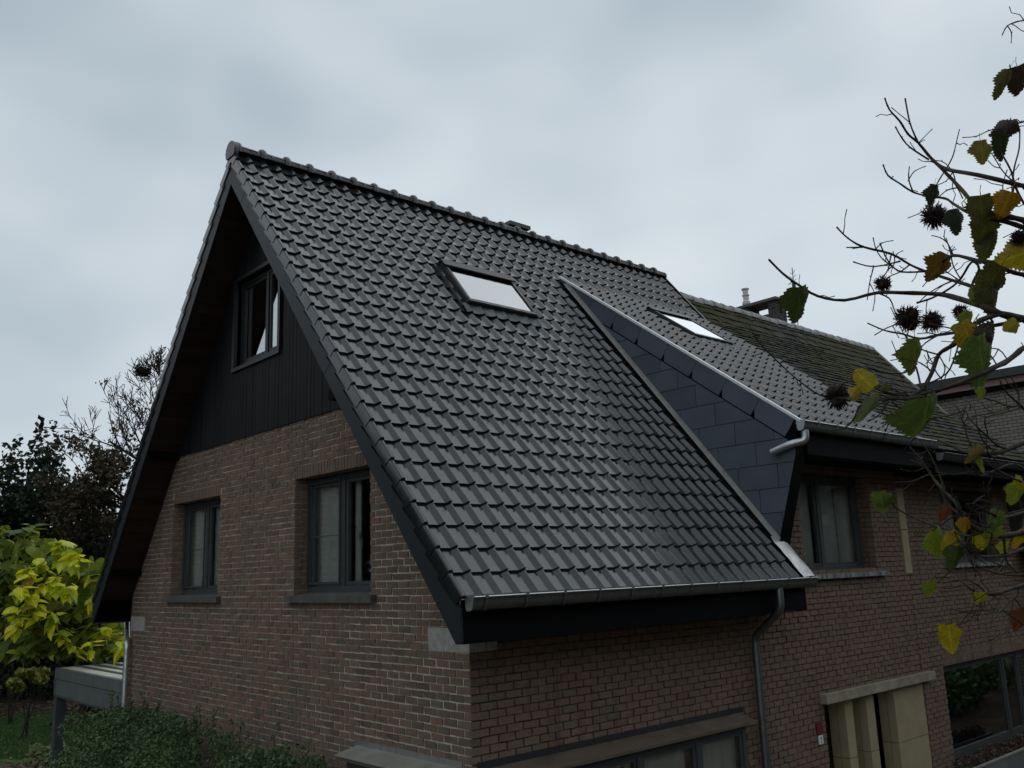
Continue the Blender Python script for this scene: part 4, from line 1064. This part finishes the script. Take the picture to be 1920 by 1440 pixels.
def bare_tree(label, base, height, seed, leaves, lean=(0, 0), depth=6, crown_low=True):
    rng = random.Random(seed); t = thing('bare_tree', label, 'tree', base, 'nearly leafless trees behind the garden'); mb = MB(); tips = []
    b = np.array(base, float); p = [b]; 
    for i in range(5): p.append(b + np.array([lean[0]*(i+1)/5+rng.uniform(-.1, .1), lean[1]*(i+1)/5+rng.uniform(-.1, .1), height*.56*(i+1)/5]))
    mb.tube(p, [.26, .22, .19, .17, .15, .12], 8, cap=False); obj('trunk', mb, 'bark_dark', t, sm=0)
    mb = MB()
    for i in range(2, 6):
        for k in range(4):
            a = rng.uniform(0, 6.28); d = np.array([math.cos(a), math.sin(a), rng.uniform(.25, .95)]); d /= np.linalg.norm(d)
            grow(mb, p[i].copy(), d, height*.135*rng.uniform(.8, 1.2), .075, depth-1, rng, tips, .50, .12, (2, 3), (.60, .80), .010)
    grow(mb, p[5].copy(), np.array([.0, 0, 1.]), height*.15, .11, depth, rng, tips, .5, .15, (2, 3), (.62, .8), .010)
    obj('crown', mb, 'bark_dark', t, sm=0)
    lv = MB()
    for (q, dd) in tips:
        if q[2] < b[2]+height*.66 and rng.random() < leaves:
            leaf_cloud(lv, [(q[0], q[1], q[2]-.06, .22, .22, .2)], rng.randint(3, 9), .10, rng)
        elif rng.random() < leaves*.12: leaf_cloud(lv, [(q[0], q[1], q[2]-.05, .15, .15, .12)], 2, .09, rng)
    if lv.v: obj('withered_leaves', lv, 'brown_leaf', t, kind='stuff')
    return t, tips
pb_ = at(268, 1000, 33)
bt, tips = bare_tree('tall leafless tree with scattered brown leaves behind the left roof edge', (pb_[0], pb_[1], GZ), 14.6, 5, .55, (.1, -.2))
p2 = at(-120, 900, 30)
bare_tree('leafless tree at the extreme left edge, only twig tips in view', (p2[0], p2[1], GZ), 9.4, 9, .5)
# old nest in the tall tree
nst = at(268, 699, 32.6); m = MB(); rng = random.Random(2)
for i in range(150):
    a = rng.uniform(0, 6.28); r_ = rng.uniform(.0, .22); c = nst+np.array([math.cos(a)*r_, math.sin(a)*r_, rng.gauss(0, .09)+.35*r_]); d = np.array([-math.sin(a), math.cos(a), rng.uniform(-.3, .3)])*rng.uniform(.12, .26)
    m.tube([c-d, c+d], [.014, .010], 4, cap=False)
tn = obj('bird_nest', m, 'bark_dark', None, label='dark twiggy bird nest high in the leafless tree', cat='nest')

def holly():
    rng = random.Random(31); b = at(70, 1000, 35); t = thing('evergreen_tree', 'dark evergreen tree with upright leafy tips behind the yellow-green tree', 'tree', (b[0], b[1], GZ))
    m = MB(); cs = []
    sil = [(-40, 845), (-10, 850), (12, 838), (32, 812), (50, 870), (62, 830), (78, 760+25), (100, 788), (118, 850), (135, 900), (152, 925), (172, 960), (190, 985)]
    for u, v in sil:
        for k in range(9):
            q = at(u+rng.uniform(-9, 9)*(k*.5+.3), v + 12 + k*20 + rng.uniform(-6, 6), 35+rng.uniform(-1.4, 1.4)*min(1, k*.3)); w_ = .13+.097*k
            cs.append((q[0], q[1], q[2], w_, w_, .33+.04*k))
    for i in range(70):
        u = rng.uniform(-60, 205); q = at(u, rng.uniform(1000, 1290), 35+rng.uniform(-1.5, 2)); cs.append((q[0], q[1], q[2], .97, .97, .9))
    leaf_cloud(m, cs, 26000, .155, rng); obj('crown', m, 'holly_leaf', t, kind='stuff')
    k = MB()
    for i in range(7):
        u = rng.uniform(-10, 150); q = at(u, 900, 35); k.tube([(b[0]+rng.uniform(-.3, .3), b[1], GZ), ((b[0]+q[0])/2, b[1]+rng.uniform(-.4, .4), 0), (q[0], q[1], q[2])], [.12, .08, .02], 6)
    obj('trunk', k, 'bark_dark', t, sm=0)
holly()

def heart(n=7, fold=.22, droop=.5):
    """broad heart-shaped leaf: base at origin, tip at +y, unit length"""
    prof = [(-.06, .20), (.06, .38), (.22, .46), (.42, .42), (.62, .30), (.80, .16), (1.0, .0)]
    vs, fs = [(0, 0, 0)], []
    for y, w_ in prof:
        z = -droop*.35*y*y
        vs += [(-w_, y, z - fold*w_*w_*1.6), (0, max(y, 0), z+.02), (w_, y, z - fold*w_*w_*1.6)]
    for i in range(len(prof)-1):
        a = 1+3*i; fs += [(a, a+1, a+4, a+3), (a+1, a+2, a+5, a+4)]
    fs += [(0, 2, 1), (0, 3, 2)]
    return vs, fs
def catalpa():
    rng = random.Random(41); b = at(-330, 1180, 18.5)
    t = thing('catalpa_tree', 'yellow-green tree with large heart-shaped drooping leaves left of the gable', 'tree', (b[0], b[1], GZ))
    meshes = []
    for k in range(4):
        m = MB(); vs, fs = heart(fold=rng.uniform(.1, .5), droop=rng.uniform(.3, 1.1)); m.add(vs, fs); me = m.mesh('leaf'); me.materials.append(MATS['catalpa_leaf']); smooth(me); meshes.append(me)
    # branch-end whorls: pixel position and brightness
    ends = [(8, 985), (38, 990), (60, 985), (48, 1008), (18, 1030), (75, 1045), (112, 1012), (125, 1030), (100, 1040), (52, 1062), (90, 1060), (120, 1062), (142, 1040), (5, 1090), (40, 1095), (60, 1088), (150, 1078), (172, 1070), (182, 1066), (165, 1092), (130, 1095), (20, 1120), (55, 1118), (90, 1110), (120, 1130), (152, 1120), (175, 1115), (100, 1150), (118, 1150), (60, 1150), (30, 1160), (140, 1150), (165, 1148), (180, 1180), (198, 1175), (215, 1180), (120, 1180), (90, 1180), (60, 1185), (205, 1200), (225, 1203), (170, 1205), (140, 1208), (110, 1205), (45, 1213), (68, 1212), (190, 1212), (15, 1205), (10, 1065), (85, 1085), (70, 1135), (105, 1085), (35, 1140), (150, 1185), (28, 1060), (-15, 1000), (-20, 1050), (-15, 1110), (235, 1190), (235, 1225)]
    pts = []
    for (u, v) in ends:
        d = 17.6 + rng.uniform(-.9, 1.4) + (.8 if u > 170 else 0); pts.append((at(u, v, d), v))
    leaves = []
    for (p, v) in pts:
        n = rng.randint(11, 15)
        for k in range(n):
            az = 6.28*k/n + rng.uniform(-.4, .4); el = rng.uniform(-1.25, -.25) if k % 3 else rng.uniform(-.45, .3)
            d = np.array([math.cos(az)*math.cos(el), math.sin(az)*math.cos(el), math.sin(el)])
            s = rng.choice((rng.uniform(.11, .2), rng.uniform(.18, .31))); lvl = k/n
            leaves.append((p + d*.06 + np.array([0, 0, rng.uniform(-.18, .05)]), d, s, v, k % 5 in (0, 2)))
    leaves.sort(key=lambda L: np.linalg.norm(L[0]-CAM))
    rest = MB()
    for i, (p, d, s, v, top) in enumerate(leaves):
        z = np.array([0, 0, 1.]); n_ = z - d*d[2] + np.array([rng.gauss(0, .25), rng.gauss(0, .25), 0]); n_ -= d*n_.dot(d); n_ /= np.linalg.norm(n_); x = np.cross(d, n_)
        y_ = rng.random()
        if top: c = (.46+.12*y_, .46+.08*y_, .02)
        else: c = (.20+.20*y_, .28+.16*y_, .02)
        if rng.random() < .05: c = (.25, .19, .03)
        if i < 300:
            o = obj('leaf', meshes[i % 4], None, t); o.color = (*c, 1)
            o.matrix_parent_inverse = Matrix.Translation(LOC[t.name]).inverted()
            o.matrix_basis = Matrix(((x[0]*s, d[0]*s, n_[0]*s, p[0]), (x[1]*s, d[1]*s, n_[1]*s, p[1]), (x[2]*s, d[2]*s, n_[2]*s, p[2]), (0, 0, 0, 1)))
        else:
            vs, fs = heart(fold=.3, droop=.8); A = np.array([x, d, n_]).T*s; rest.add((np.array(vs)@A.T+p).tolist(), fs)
    # inner, greener foliage behind
    for q in range(900):
        u, v = rng.uniform(-40, 235), rng.uniform(1010, 1225)
        if v < 985 + max(0, (u-70))*.55: continue
        p = at(u, v, rng.uniform(17.9, 20.5)); az = rng.uniform(0, 6.28); el = rng.uniform(-1.2, -.1); d = np.array([math.cos(az)*math.cos(el), math.sin(az)*math.cos(el), math.sin(el)])
        n_ = np.array([rng.gauss(0, .3), rng.gauss(0, .3), 1.]); n_ -= d*n_.dot(d); n_ /= np.linalg.norm(n_); x = np.cross(d, n_); s = rng.uniform(.18, .3)
        vs, fs = heart(fold=.3, droop=.8); A = np.array([x, d, n_]).T*s; rest.add((np.array(vs)@A.T+p).tolist(), fs)
    obj('foliage', rest, 'catalpa_mass', t, sm=0, kind='stuff')
    tr = MB(); base = np.array([b[0], b[1], GZ]); fork = base+np.array([.05, 0, 1.3]); tr.tube([base, base+(0, .03, .6), fork], [.13, .11, .10], 8); obj('trunk', tr, 'bark_dark', t, sm=0)
    br = MB()
    hubs = [at(u, v, 19.2) for u, v in ((20, 1110), (70, 1120), (120, 1140), (170, 1160), (30, 1180))]
    for h in hubs: br.tube([fork, fork*.5+h*.5+np.array([0, 0, .25]), h], [.06, .04, .02], 6, cap=False)
    for (p, v) in pts:
        hub = hubs[len(br.v) % 5]; mid = hub*.5+p*.5 + np.array([rng.uniform(-.2, .2), rng.uniform(-.2, .2), -.12]); br.tube([hub, mid, p], [.018, .012, .006], 5, cap=False)
    obj('limbs', br, 'bark_dark', t, sm=0)
catalpa()

def small_shrub(name, label, px, t, w, h, mat, n, size, seed, stems=5, trunk_h=.8):
    rng = random.Random(seed); c = at(px[0], px[1], t); b = (c[0], c[1], GZ); o = thing(name, label, 'shrub', b)
    m = MB(); cs = [(c[0]+rng.uniform(-w, w), c[1]+rng.uniform(-w, w), c[2]+rng.uniform(-h, h), w*.4, w*.4, h*.5) for _ in range(9)]
    leaf_cloud(m, cs, n, size, rng, up=.6); obj('foliage', m, mat, o, kind='stuff')
    k = MB()
    for i in range(stems):
        q = cs[i % 9]; k.tube([(b[0]+rng.uniform(-.1, .1), b[1]+rng.uniform(-.1, .1), GZ), ((b[0]+q[0])/2+rng.uniform(-.1, .1), (b[1]+q[1])/2, (GZ+q[2])/2), q[:3]], [.02, .014, .005], 5)
    obj('stems', k, 'bark_dark', o)
small_shrub('garden_shrub', 'low yellow-green shrub on bare stems beyond the carport post', (52, 1276), 25, .42, .22, 'yellow_shrub', 900, .10, 51)
small_shrub('garden_shrub', 'small pale variegated shrub in front of the lawn by the carport post', (78, 1413), 19.5, .32, .14, 'pale_leaf', 420, .07, 52)
for i, (u, v) in enumerate(((165, 1345), (30, 1235))):
    small_shrub('garden_shrub', ('dull brown-leaved undergrowth seen below the carport beam', 'dark leafy undergrowth below the catalpa at the left edge')[i], (u, v-25), 27+i, .9, .5, ('brown_leaf', 'holly_leaf')[i], 900, .12, 60+i)

# distant mass of greenery closing the garden
rng = random.Random(71); m = MB()
cs = [(x+rng.uniform(-1, 1), 41+rng.uniform(-2, 2), rng.uniform(GZ+.3, 1.2), 1.5, 1.2, 1.3) for x in np.arange(-40, 22, .8)] + [(x+rng.uniform(-1, 1), 41+rng.uniform(-2, 2), GZ+1.0, 1.6, 1.2, 1.2) for x in np.arange(-40, 22, 1.3)]
leaf_cloud(m, cs, 15000, .32, rng)
leaf_cloud(m, [(x+rng.uniform(-1.5, 1.5), 38+rng.uniform(-3, 3)-.35*max(0, -x-10), rng.uniform(GZ+.5, 10), 2.4, 1.8, 2.2) for x in np.arange(-70, 0, .4)], 14000, 1.3, rng)  # out-of-view tree belt, added tall and dense to darken the window reflections
leaf_cloud(m, [(x+rng.uniform(-2, 2), -26+rng.uniform(-3, 3), rng.uniform(GZ+.5, 9), 2.4, 1.8, 2.2) for x in np.arange(-12, 80, .45)], 16000, 1.3, rng); obj('far_greenery', m, 'far_green', None, kind='stuff', label='dark distant garden greenery, with unseen belts added to darken reflections and front wall', cat='greenery')  # unseen belt opposite the front wall, added to darken it and its reflections

rng = random.Random(73); m = MB()
leaf_cloud(m, [(rng.uniform(14, 27), rng.uniform(-7.5, -3.4), GZ+rng.uniform(.1, 1.1), .8, .7, .7) for _ in range(60)], 7000, .16, rng, up=.5); obj('reflected_shrubs', m, 'hedge_leaf', None, kind='stuff', label='low green shrubs out of view, added for the large window to reflect', cat='shrubs')  # unseen shrubs, added so the large window reflects green

# grass blades on the part of the lawn in view
rng = random.Random(81); m = MB(); n = 0
while n < 22000:
    u, v = rng.uniform(-60, 240), rng.uniform(1335, 1425); p = on_z(u, v, GZ)
    if not (17.5 < p[1] < 28): continue
    a = rng.uniform(0, 6.28); h = rng.uniform(.03, .075); w_ = .012; dx, dy = math.cos(a)*w_, math.sin(a)*w_; lx, ly = rng.gauss(0, .02), rng.gauss(0, .02)
    m.add([(p[0]-dx, p[1]-dy, GZ+.004), (p[0]+dx, p[1]+dy, GZ+.004), (p[0]+lx, p[1]+ly, GZ+h)], [(0, 1, 2)]); n += 1
obj('lawn_grass', m, 'grass', None, kind='stuff', label='short mown grass blades on the lawn', cat='grass')
m = MB(); rng = random.Random(82)
for _ in range(2600):
    u = rng.uniform(-80, 260); v = rng.choice((rng.uniform(1300, 1350), rng.uniform(1405, 1460), rng.uniform(1340, 1430))); p = on_z(u, v, GZ)
    if 17.8 < p[1] < 27.5 and rng.random() > .06: continue
    s = rng.uniform(.05, .12); a = rng.uniform(0, 6.28); ca, sa_ = math.cos(a)*s, math.sin(a)*s; z = GZ+rng.uniform(.012, .05)
    m.add([(p[0]-ca, p[1]-sa_, z), (p[0]+sa_*.6, p[1]-ca*.6, z+rng.uniform(0, .04)), (p[0]+ca, p[1]+sa_, z+rng.uniform(0, .03)), (p[0]-sa_*.6, p[1]+ca*.6, z+rng.uniform(0, .04))], [(0, 1, 2, 3)])
obj('leaf_litter', m, 'litter', None, kind='stuff', label='fallen leaves lying on the beds and lawn', cat='leaf litter')

# ------------------------------------------------------------------ hazel tree in the right foreground
def hazel():
    rng = random.Random(91)
    dep = lambda u, v: 2.45 + .22*math.sin(u*.011+v*.004) + .14*math.sin(v*.013-u*.003) + .10*math.sin(u*.03)
    Q = lambda u, v, off=0.: at(u, v, dep(u, v)+off)
    tb = at(2560, 900, 2.75); t = thing('turkish_hazel_tree', 'nearly bare hazel tree with a few yellowing leaves and bristly nut clusters, right foreground', 'tree', (tb[0], tb[1], GZ))
    TR = lambda z: np.array([tb[0]+.02*math.sin(z), tb[1]+.03*math.sin(z*1.3), z])
    m = MB(); zs = np.linspace(GZ, 3.4, 12); m.tube([TR(z) for z in zs], [.17-.009*i for i in range(12)], 12); obj('trunk', m, 'twig', t, sm=0)
    # polylines traced in the photograph with their pixel width at the thick end
    B = [
     ([(1920,349),(1833,328),(1774,317),(1749,300),(1722,268),(1703,252),(1687,227),(1668,206),(1659,184)], 9, 2.5),
     ([(1920,413),(1894,407),(1867,402),(1840,388),(1826,381),(1815,370),(1800,352),(1779,330),(1749,300)], 11, 6),
     ([(1725,273),(1719,262),(1706,230),(1697,184)], 4, 2.5), ([(1741,299),(1706,276),(1690,257),(1679,238)], 4, 2.5),
     ([(1920,427),(1894,418),(1864,411),(1840,407),(1825,403),(1805,393),(1786,381),(1772,372),(1740,368),(1712,360),(1687,344),(1665,329),(1656,309)], 9, 2.5),
     ([(1920,382),(1904,351),(1898,327),(1889,307),(1873,280)], 5, 3), ([(1895,380),(1900,353),(1899,340),(1902,313),(1911,278),(1912,242)], 5, 2.5),
     ([(1920,598),(1874,588),(1844,575),(1784,556),(1752,551),(1692,549),(1644,549),(1584,563),(1533,555),(1497,534),(1468,513),(1442,487)], 14, 3),
     ([(1844,552),(1822,537),(1787,526),(1736,509),(1706,496),(1671,476),(1619,463),(1589,446),(1569,426)], 8, 3),
     ([(1687,490),(1638,500),(1600,491)], 4, 2.2), ([(1736,509),(1692,510),(1673,499),(1660,480),(1650,456)], 4, 2.2), ([(1619,463),(1605,464),(1587,464)], 4, 2.2),
     ([(1920,515),(1901,511),(1860,496),(1822,486),(1787,479),(1762,494),(1736,509)], 9, 5), ([(1850,575),(1822,540),(1836,505),(1822,491),(1801,523),(1779,542),(1747,559),(1719,568)], 5, 4),
     ([(1920,600),(1806,621),(1760,628),(1725,635),(1692,626),(1660,620),(1627,606)], 9, 2.5),
     ([(1874,588),(1840,600),(1815,619),(1799,638),(1780,651),(1760,665),(1748,697),(1734,724),(1728,732),(1704,745)], 11, 6),
     ([(1920,651),(1890,676),(1870,686),(1824,708),(1775,727),(1739,736),(1700,748),(1660,746)], 12, 5),
     ([(1735,744),(1716,745),(1704,742),(1685,740),(1660,735),(1635,726),(1617,719),(1606,709),(1591,710)], 7, 3), ([(1607,714),(1592,715),(1579,721),(1568,735)], 3, 2.5),
     ([(1728,732),(1718,690),(1710,692),(1695,699),(1667,700),(1641,696)], 4, 2.5),
     ([(1640,732),(1620,755),(1610,765),(1602,784),(1591,797),(1576,805),(1564,806)], 5, 2.2), ([(1685,744),(1660,749),(1635,752),(1610,752),(1585,747)], 5, 3),
     ([(1666,752),(1657,766),(1645,781),(1627,790)], 4, 2), ([(1707,747),(1685,772),(1667,789),(1654,801)], 4, 2), ([(1672,752),(1691,770),(1712,794)], 4, 3),
     ([(1585,747),(1540,742),(1493,710),(1447,667),(1420,637),(1403,607)], 4, 1.6),
     ([(1920,829),(1892,841),(1867,849),(1836,850),(1811,847),(1786,836),(1760,826)], 11, 5), ([(1885,840),(1870,835),(1852,819),(1821,789),(1810,768)], 5, 2.2),
     ([(1825,845),(1812,815),(1810,799),(1804,782),(1810,770),(1809,762)], 4, 2.2), ([(1920,767),(1911,760),(1892,762),(1867,752),(1849,747),(1817,724)], 5, 2), ([(1920,767),(1911,757),(1890,739),(1875,715)], 5, 3),
     ([(1911,765),(1880,775),(1855,780),(1846,789),(1852,812)], 4, 2.2),
     ([(1920,995),(1910,1000),(1879,1005),(1859,1003),(1840,996),(1815,980),(1802,964),(1797,950),(1786,936),(1771,922),(1752,900),(1744,888),(1726,861),(1705,837)], 13, 2.5),
     ([(1838,999),(1815,1005),(1786,996),(1749,985),(1713,970),(1684,955),(1669,939),(1662,929)], 5, 2.5), ([(1822,1009),(1808,1027),(1789,1036)], 4, 2.5),
     ([(1920,1028),(1888,1041),(1859,1044),(1832,1043),(1810,1037)], 8, 2.5), ([(1879,1005),(1882,1012),(1885,1040),(1888,1055)], 6, 3), ([(1920,961),(1881,971),(1859,963),(1827,945)], 8, 4),
     ([(1888,1055),(1900,1068),(1912,1077)], 4, 2.5),
     ([(1920,1097),(1893,1105),(1872,1112),(1848,1113),(1826,1108),(1809,1095),(1795,1079),(1784,1062)], 9, 3), ([(1827,1109),(1825,1136),(1815,1151),(1800,1170),(1789,1183)], 4, 2),
     ([(1800,1086),(1768,1094)], 2.5, 1.8), ([(1805,1098),(1784,1103),(1764,1102)], 2.5, 1.8), ([(1920,1077),(1886,1078),(1859,1072),(1837,1063),(1823,1057)], 5, 2),
     ([(1909,1102),(1907,1116),(1893,1127),(1879,1143),(1861,1162),(1847,1172)], 5, 2), ([(1879,1111),(1872,1130),(1865,1145)], 3, 2), ([(1900,1122),(1893,1154)], 3, 2), ([(1901,1120),(1919,1143)], 3, 2), ([(1834,1111),(1839,1130),(1841,1143),(1836,1151)], 3, 2.2),
     ([(1861,1162),(1856,1180)], 2.5, 1.8), ([(1744,888),(1762,915),(1780,950),(1820,975),(1850,990)], 4, 3), ([(1774,922),(1765,900),(1760,888)], 4, 2.5),
     ([(1920,880),(1900,870),(1870,880),(1840,893),(1827,880),(1822,865)], 6, 2.5), ([(1920,905),(1885,890),(1850,868),(1822,845)], 5, 2.5), ([(1920,160),(1900,140),(1893,122)], 4, 2.2), ([(1920,228),(1905,232),(1885,240)], 4, 2.5), ([(1920,38),(1909,40)], 3, 2.5),
     ([(1779,330),(1795,352),(1805,372)], 3, 2.2), ([(1706,276),(1722,300),(1735,330)], 0, 0), ([(1760,665),(1772,690),(1765,710)], 3, 2), ([(1799,638),(1790,670),(1775,700),(1740,720)], 4, 3), ([(1644,549),(1668,560),(1678,585),(1690,605)], 3, 2.2), ([(1671,476),(1665,505),(1655,520)], 3, 2)]
    extra = []
    for pts, w0, w1 in list(B):
        if w0 < 3: continue
        for q in range(3 if w0 > 6 else 1):
            u, v = pts[rng.randrange(1, len(pts))]; a = rng.uniform(1.9, 4.6) if rng.random() < .8 else rng.uniform(0, 6.28); l = rng.uniform(14, 36); line = [(u, v)]
            for g in range(rng.randint(2, 4)):
                a += rng.gauss(0, .35); u += math.cos(a)*l; v += math.sin(a)*l*.9; line.append((u, v))
            if line[-1][0] < 1585 or (line[-1][0] < 1700 and v < 420): continue
            extra.append((line, 3.0, 1.7))
            if rng.random() < .6:
                u, v = line[len(line)//2]; a += rng.choice((-1, 1))*rng.uniform(.5, 1.1); extra.append(([(u, v), (u+math.cos(a)*l*.7, v+math.sin(a)*l*.7), (u+math.cos(a+.3)*l*1.5, v+math.sin(a+.3)*l*1.5)], 2.3, 1.5))
    B += extra
    tips = []
    for pts, w0, w1 in B:
        if w0 == 0: continue
        # smooth
        P = [Q(u, v) for u, v in pts]; d0 = np.mean([dep(u, v) for u, v in pts]); k = d0/FPX*.5
        out, rr = [], []
        n = len(P)
        for i in range(n-1):
            p0, p1, p2, p3 = P[max(i-1, 0)], P[i], P[i+1], P[min(i+2, n-1)]
            for q in range(3):
                s = q/3; out.append(.5*((2*p1)+(-p0+p2)*s+(2*p0-5*p1+4*p2-p3)*s*s+(-p0+3*p1-3*p2+p3)*s**3)); f = (i+s)/(n-1); rr.append((w0+(w1-w0)*f**.8)*k*rng.uniform(.9, 1.12))
        out.append(P[-1]); rr.append(w1*k*1.25)
        if pts[0][0] >= 1915:      # carry the limb on to the trunk
            e = out[0]; z = round(e[2]*.55/.45)*.45-.25+.06*rng.random(); tz = TR(z); mid = e*.5+tz*.5+np.array([rng.uniform(-.08, .08), rng.uniform(-.08, .08), rng.uniform(-.10, .06)]); out = [tz, mid] + out; rr = [w0*k*1.9, w0*k*1.35] + rr
        m = MB(); m.tube(out, rr, 6)
        for i in range(3, len(out)-1, 3):      # buds and nodes
            d = np.array([rng.gauss(0, 1) for _ in range(3)]); d /= np.linalg.norm(d); a = out[i]; l = k*rng.uniform(4, 8); m.tube([a, a+d*l*.6, a+d*l], [k*1.6, k*1.9, k*.4], 5)
        for i in range(2, len(out)-2, 4):
            if rng.random() < .62 and w0 > 2.6:
                dr = out[i+1]-out[i]; dr /= np.linalg.norm(dr); d = dr*.6+np.array([rng.gauss(0, .6) for _ in range(3)]); d /= np.linalg.norm(d); a = out[i]; l = k*rng.uniform(22, 95)
                e_ = np.array([rng.gauss(0, .25) for _ in range(3)])*l; m.tube([a, a+d*l*.35+e_*.3, a+d*l*.7+e_*.2, a+d*l+e_*.6], [k*2.2, k*1.7, k*1.5, k*2.0], 5)
        obj('branch', m, 'twig', t, sm=0)
        if w1 < 3.5: tips.append(out[-1])
    # leaves
    def leaf_mesh(seed, lob):
        r2 = random.Random(seed); vs, fs = [], []; n = 22; fold = r2.uniform(.3, 1.3); droop = r2.uniform(.1, 1.2); tw = r2.uniform(-.5, .5)
        for i in range(n+1):
            y = i/n; w_ = .47*(math.sin(math.pi*min(1, (y*.93+.07))**.72))**.75 if y < 1 else 0
            w_ *= 1 + lob*.17*math.cos(y*13.5+1.2)*(1-y*.5)
            for sgn in (-1, 1):
                pass
            tooth = (.045 if i % 2 else -.025)*(1 if 0 < i < n else 0)
            wl, wr = max(0, w_*(1+.12*math.sin(y*9+seed))+tooth*r2.uniform(.2, 1.8)), max(0, w_*(1+.12*math.sin(y*8+2*seed))+tooth*r2.uniform(.2, 1.8))
            z = -droop*y*y*.5
            def pt(x): 
                zz = z - fold*abs(x)**1.6*.8 + tw*x*y*.5 + .03*math.sin(y*14+abs(x)*9)
                return (x, y - .10*abs(x)*(1-y), zz)
            vs += [pt(-wl), pt(-wl*.5), pt(0), pt(wr*.5), pt(wr)]
        for i in range(n):
            for j in range(4): fs.append((5*i+j, 5*i+j+1, 5*i+5+j+1, 5*i+5+j))
        m = MB(); m.add(vs, fs); m.tube([(0, 0, 0), (.02, -.16, .03), (.0, -.32, .08)], [.014, .010, .012], 4); me = m.mesh('leaf'); me.materials.append(MATS['hazel_leaf']); smooth(me); return me
    LM = [leaf_mesh(i, 1 if i % 2 else .4) for i in range(8)]
    OL, DG, YG, YE, OR, RU, GR, BR = (.085, .09, .018), (.025, .036, .012), (.19, .24, .025), (.40, .32, .015), (.36, .20, .012), (.13, .045, .015), (.10, .15, .03), (.04, .025, .014)
    LV = [(1884,158,56,-15,.5,OL),(1914,150,55,20,1,BR),(1886,240,48,-70,.8,BR),(1843,283,46,5,.9,(.19,.16,.02)),(1877,275,60,12,.55,DG),(1752,363,40,-10,.8,DG),(1793,412,48,5,.75,DG),(1842,396,62,10,1,OL),(1886,386,55,-15,.9,OR),(1846,432,62,-5,.9,OL),(1856,462,64,-10,.6,OL),(1762,505,62,-20,.9,(.16,.09,.015)),(1858,535,82,-25,.85,(.09,.085,.018)),(1868,560,70,10,.8,OL),(1905,480,66,-70,.9,YE),(1826,556,34,0,.6,YG),(1819,605,44,5,.7,YG),(1822,633,72,25,.8,(.34,.24,.014)),(1858,632,60,150,.9,BR),(1848,680,105,15,.75,GR),(1895,612,34,-60,.9,YE),(1720,668,70,5,.85,(.13,.17,.025)),(1503,575,78,10,.75,(.05,.07,.015)),(1620,710,48,-140,.95,YE),(1613,735,40,120,.7,(.36,.26,.015)),(1633,765,66,-35,.45,(.17,.20,.09)),(1744,790,100,15,1.05,GR),(1841,739,30,0,.6,YG),(1654,943,46,10,.9,(.10,.14,.02)),(1661,940,36,-50,.6,GR),(1770,1020,64,30,.85,YG),(1784,1018,48,-60,.9,YE),(1792,1046,46,-15,.8,(.06,.09,.015)),(1771,963,34,-20,.7,RU),(1810,985,30,0,.9,OR),(1844,1018,42,20,.95,(.42,.38,.015)),(1868,977,44,-20,.85,GR),(1860,996,40,-80,.7,YG),(1889,1030,34,10,.8,(.36,.36,.015)),(1914,1015,42,-40,.9,(.38,.27,.015)),(1908,930,46,-10,.8,YG),(1918,905,34,60,.8,YE),(1752,1110,48,10,.55,YG),(1838,1126,32,-40,.9,(.36,.36,.02)),(1783,1200,64,12,.7,YE),(1919,1165,52,-15,.8,RU),(1832,858,46,-30,.5,(.20,.15,.03)),(1842,868,42,10,.4,YG),(1664,729,16,0,.9,(.14,.13,.02)),(1886,690,0,0,0,OL)]
    for i, (u, v, h, ang, wd, c) in enumerate(LV):
        if h == 0: continue
        d = dep(u, v)-.03; s = h*d/FPX*(1.0 if h > 90 else .96); a = math.radians(ang)
        ydir = DOWN*math.cos(a) + RIGHT*math.sin(a) + FWD*rng.uniform(-.35, .35); ydir /= np.linalg.norm(ydir)
        n_ = -FWD + RIGHT*rng.uniform(-.35, .35)+DOWN*rng.uniform(-.3, .3); n_ -= ydir*n_.dot(ydir); n_ /= np.linalg.norm(n_); x = np.cross(ydir, n_)
        p = at(u, v, d) - ydir*s*.5; w_ = s*wd*1.02
        o = obj('leaf', LM[i % 8], None, t); o.color = (*c, 1)
        o.matrix_parent_inverse = Matrix.Translation(LOC[t.name]).inverted()
        o.matrix_basis = Matrix(((x[0]*w_, ydir[0]*s, n_[0]*s, p[0]), (x[1]*w_, ydir[1]*s, n_[1]*s, p[1]), (x[2]*w_, ydir[2]*s, n_[2]*s, p[2]), (0, 0, 0, 1)))
    # bristly nut clusters
    def burr(seed):
        r2 = random.Random(seed); m = MB()
        for k in range(5):
            c = np.array([r2.uniform(-.3, .3) for _ in range(3)]); ring = []
            m.tube([c+np.array([0, 0, z]) for z in (-.36, -.2, 0, .2, .36)], [.06, .30, .37, .30, .06], 8)
        for k in range(190):
            d = np.array([r2.gauss(0, 1) for _ in range(3)]); d /= np.linalg.norm(d); e = d + np.array([r2.gauss(0, .35) for _ in range(3)]); e /= np.linalg.norm(e); L = r2.uniform(.28, .50)
            m.tube([d*.42, d*.42+(d+e)*.25*L*1.2, d*.45+e*L], [.040, .028, .006], 4, cap=False)
        me = m.mesh('nut_cluster'); me.materials.append(MATS['burr']); smooth(me); return me
    BM = [burr(i) for i in range(3)]
    for i, (u, v, r_) in enumerate([(1752,405,29),(1655,532,19),(1702,597,29),(1747,603,26),(1802,585,18),(1570,745,29),(1910,446,20),(1846,1004,16)]):
        d = dep(u, v)+.02; s = r_*d/FPX*1.12; p = at(u, v, d); o = obj('nut_cluster', BM[i % 3], None, t)
        o.matrix_parent_inverse = Matrix.Translation(LOC[t.name]).inverted(); o.location = p; o.scale = (s, s, s); o.rotation_euler = (rng.uniform(0, 6), rng.uniform(0, 6), rng.uniform(0, 6))
hazel()
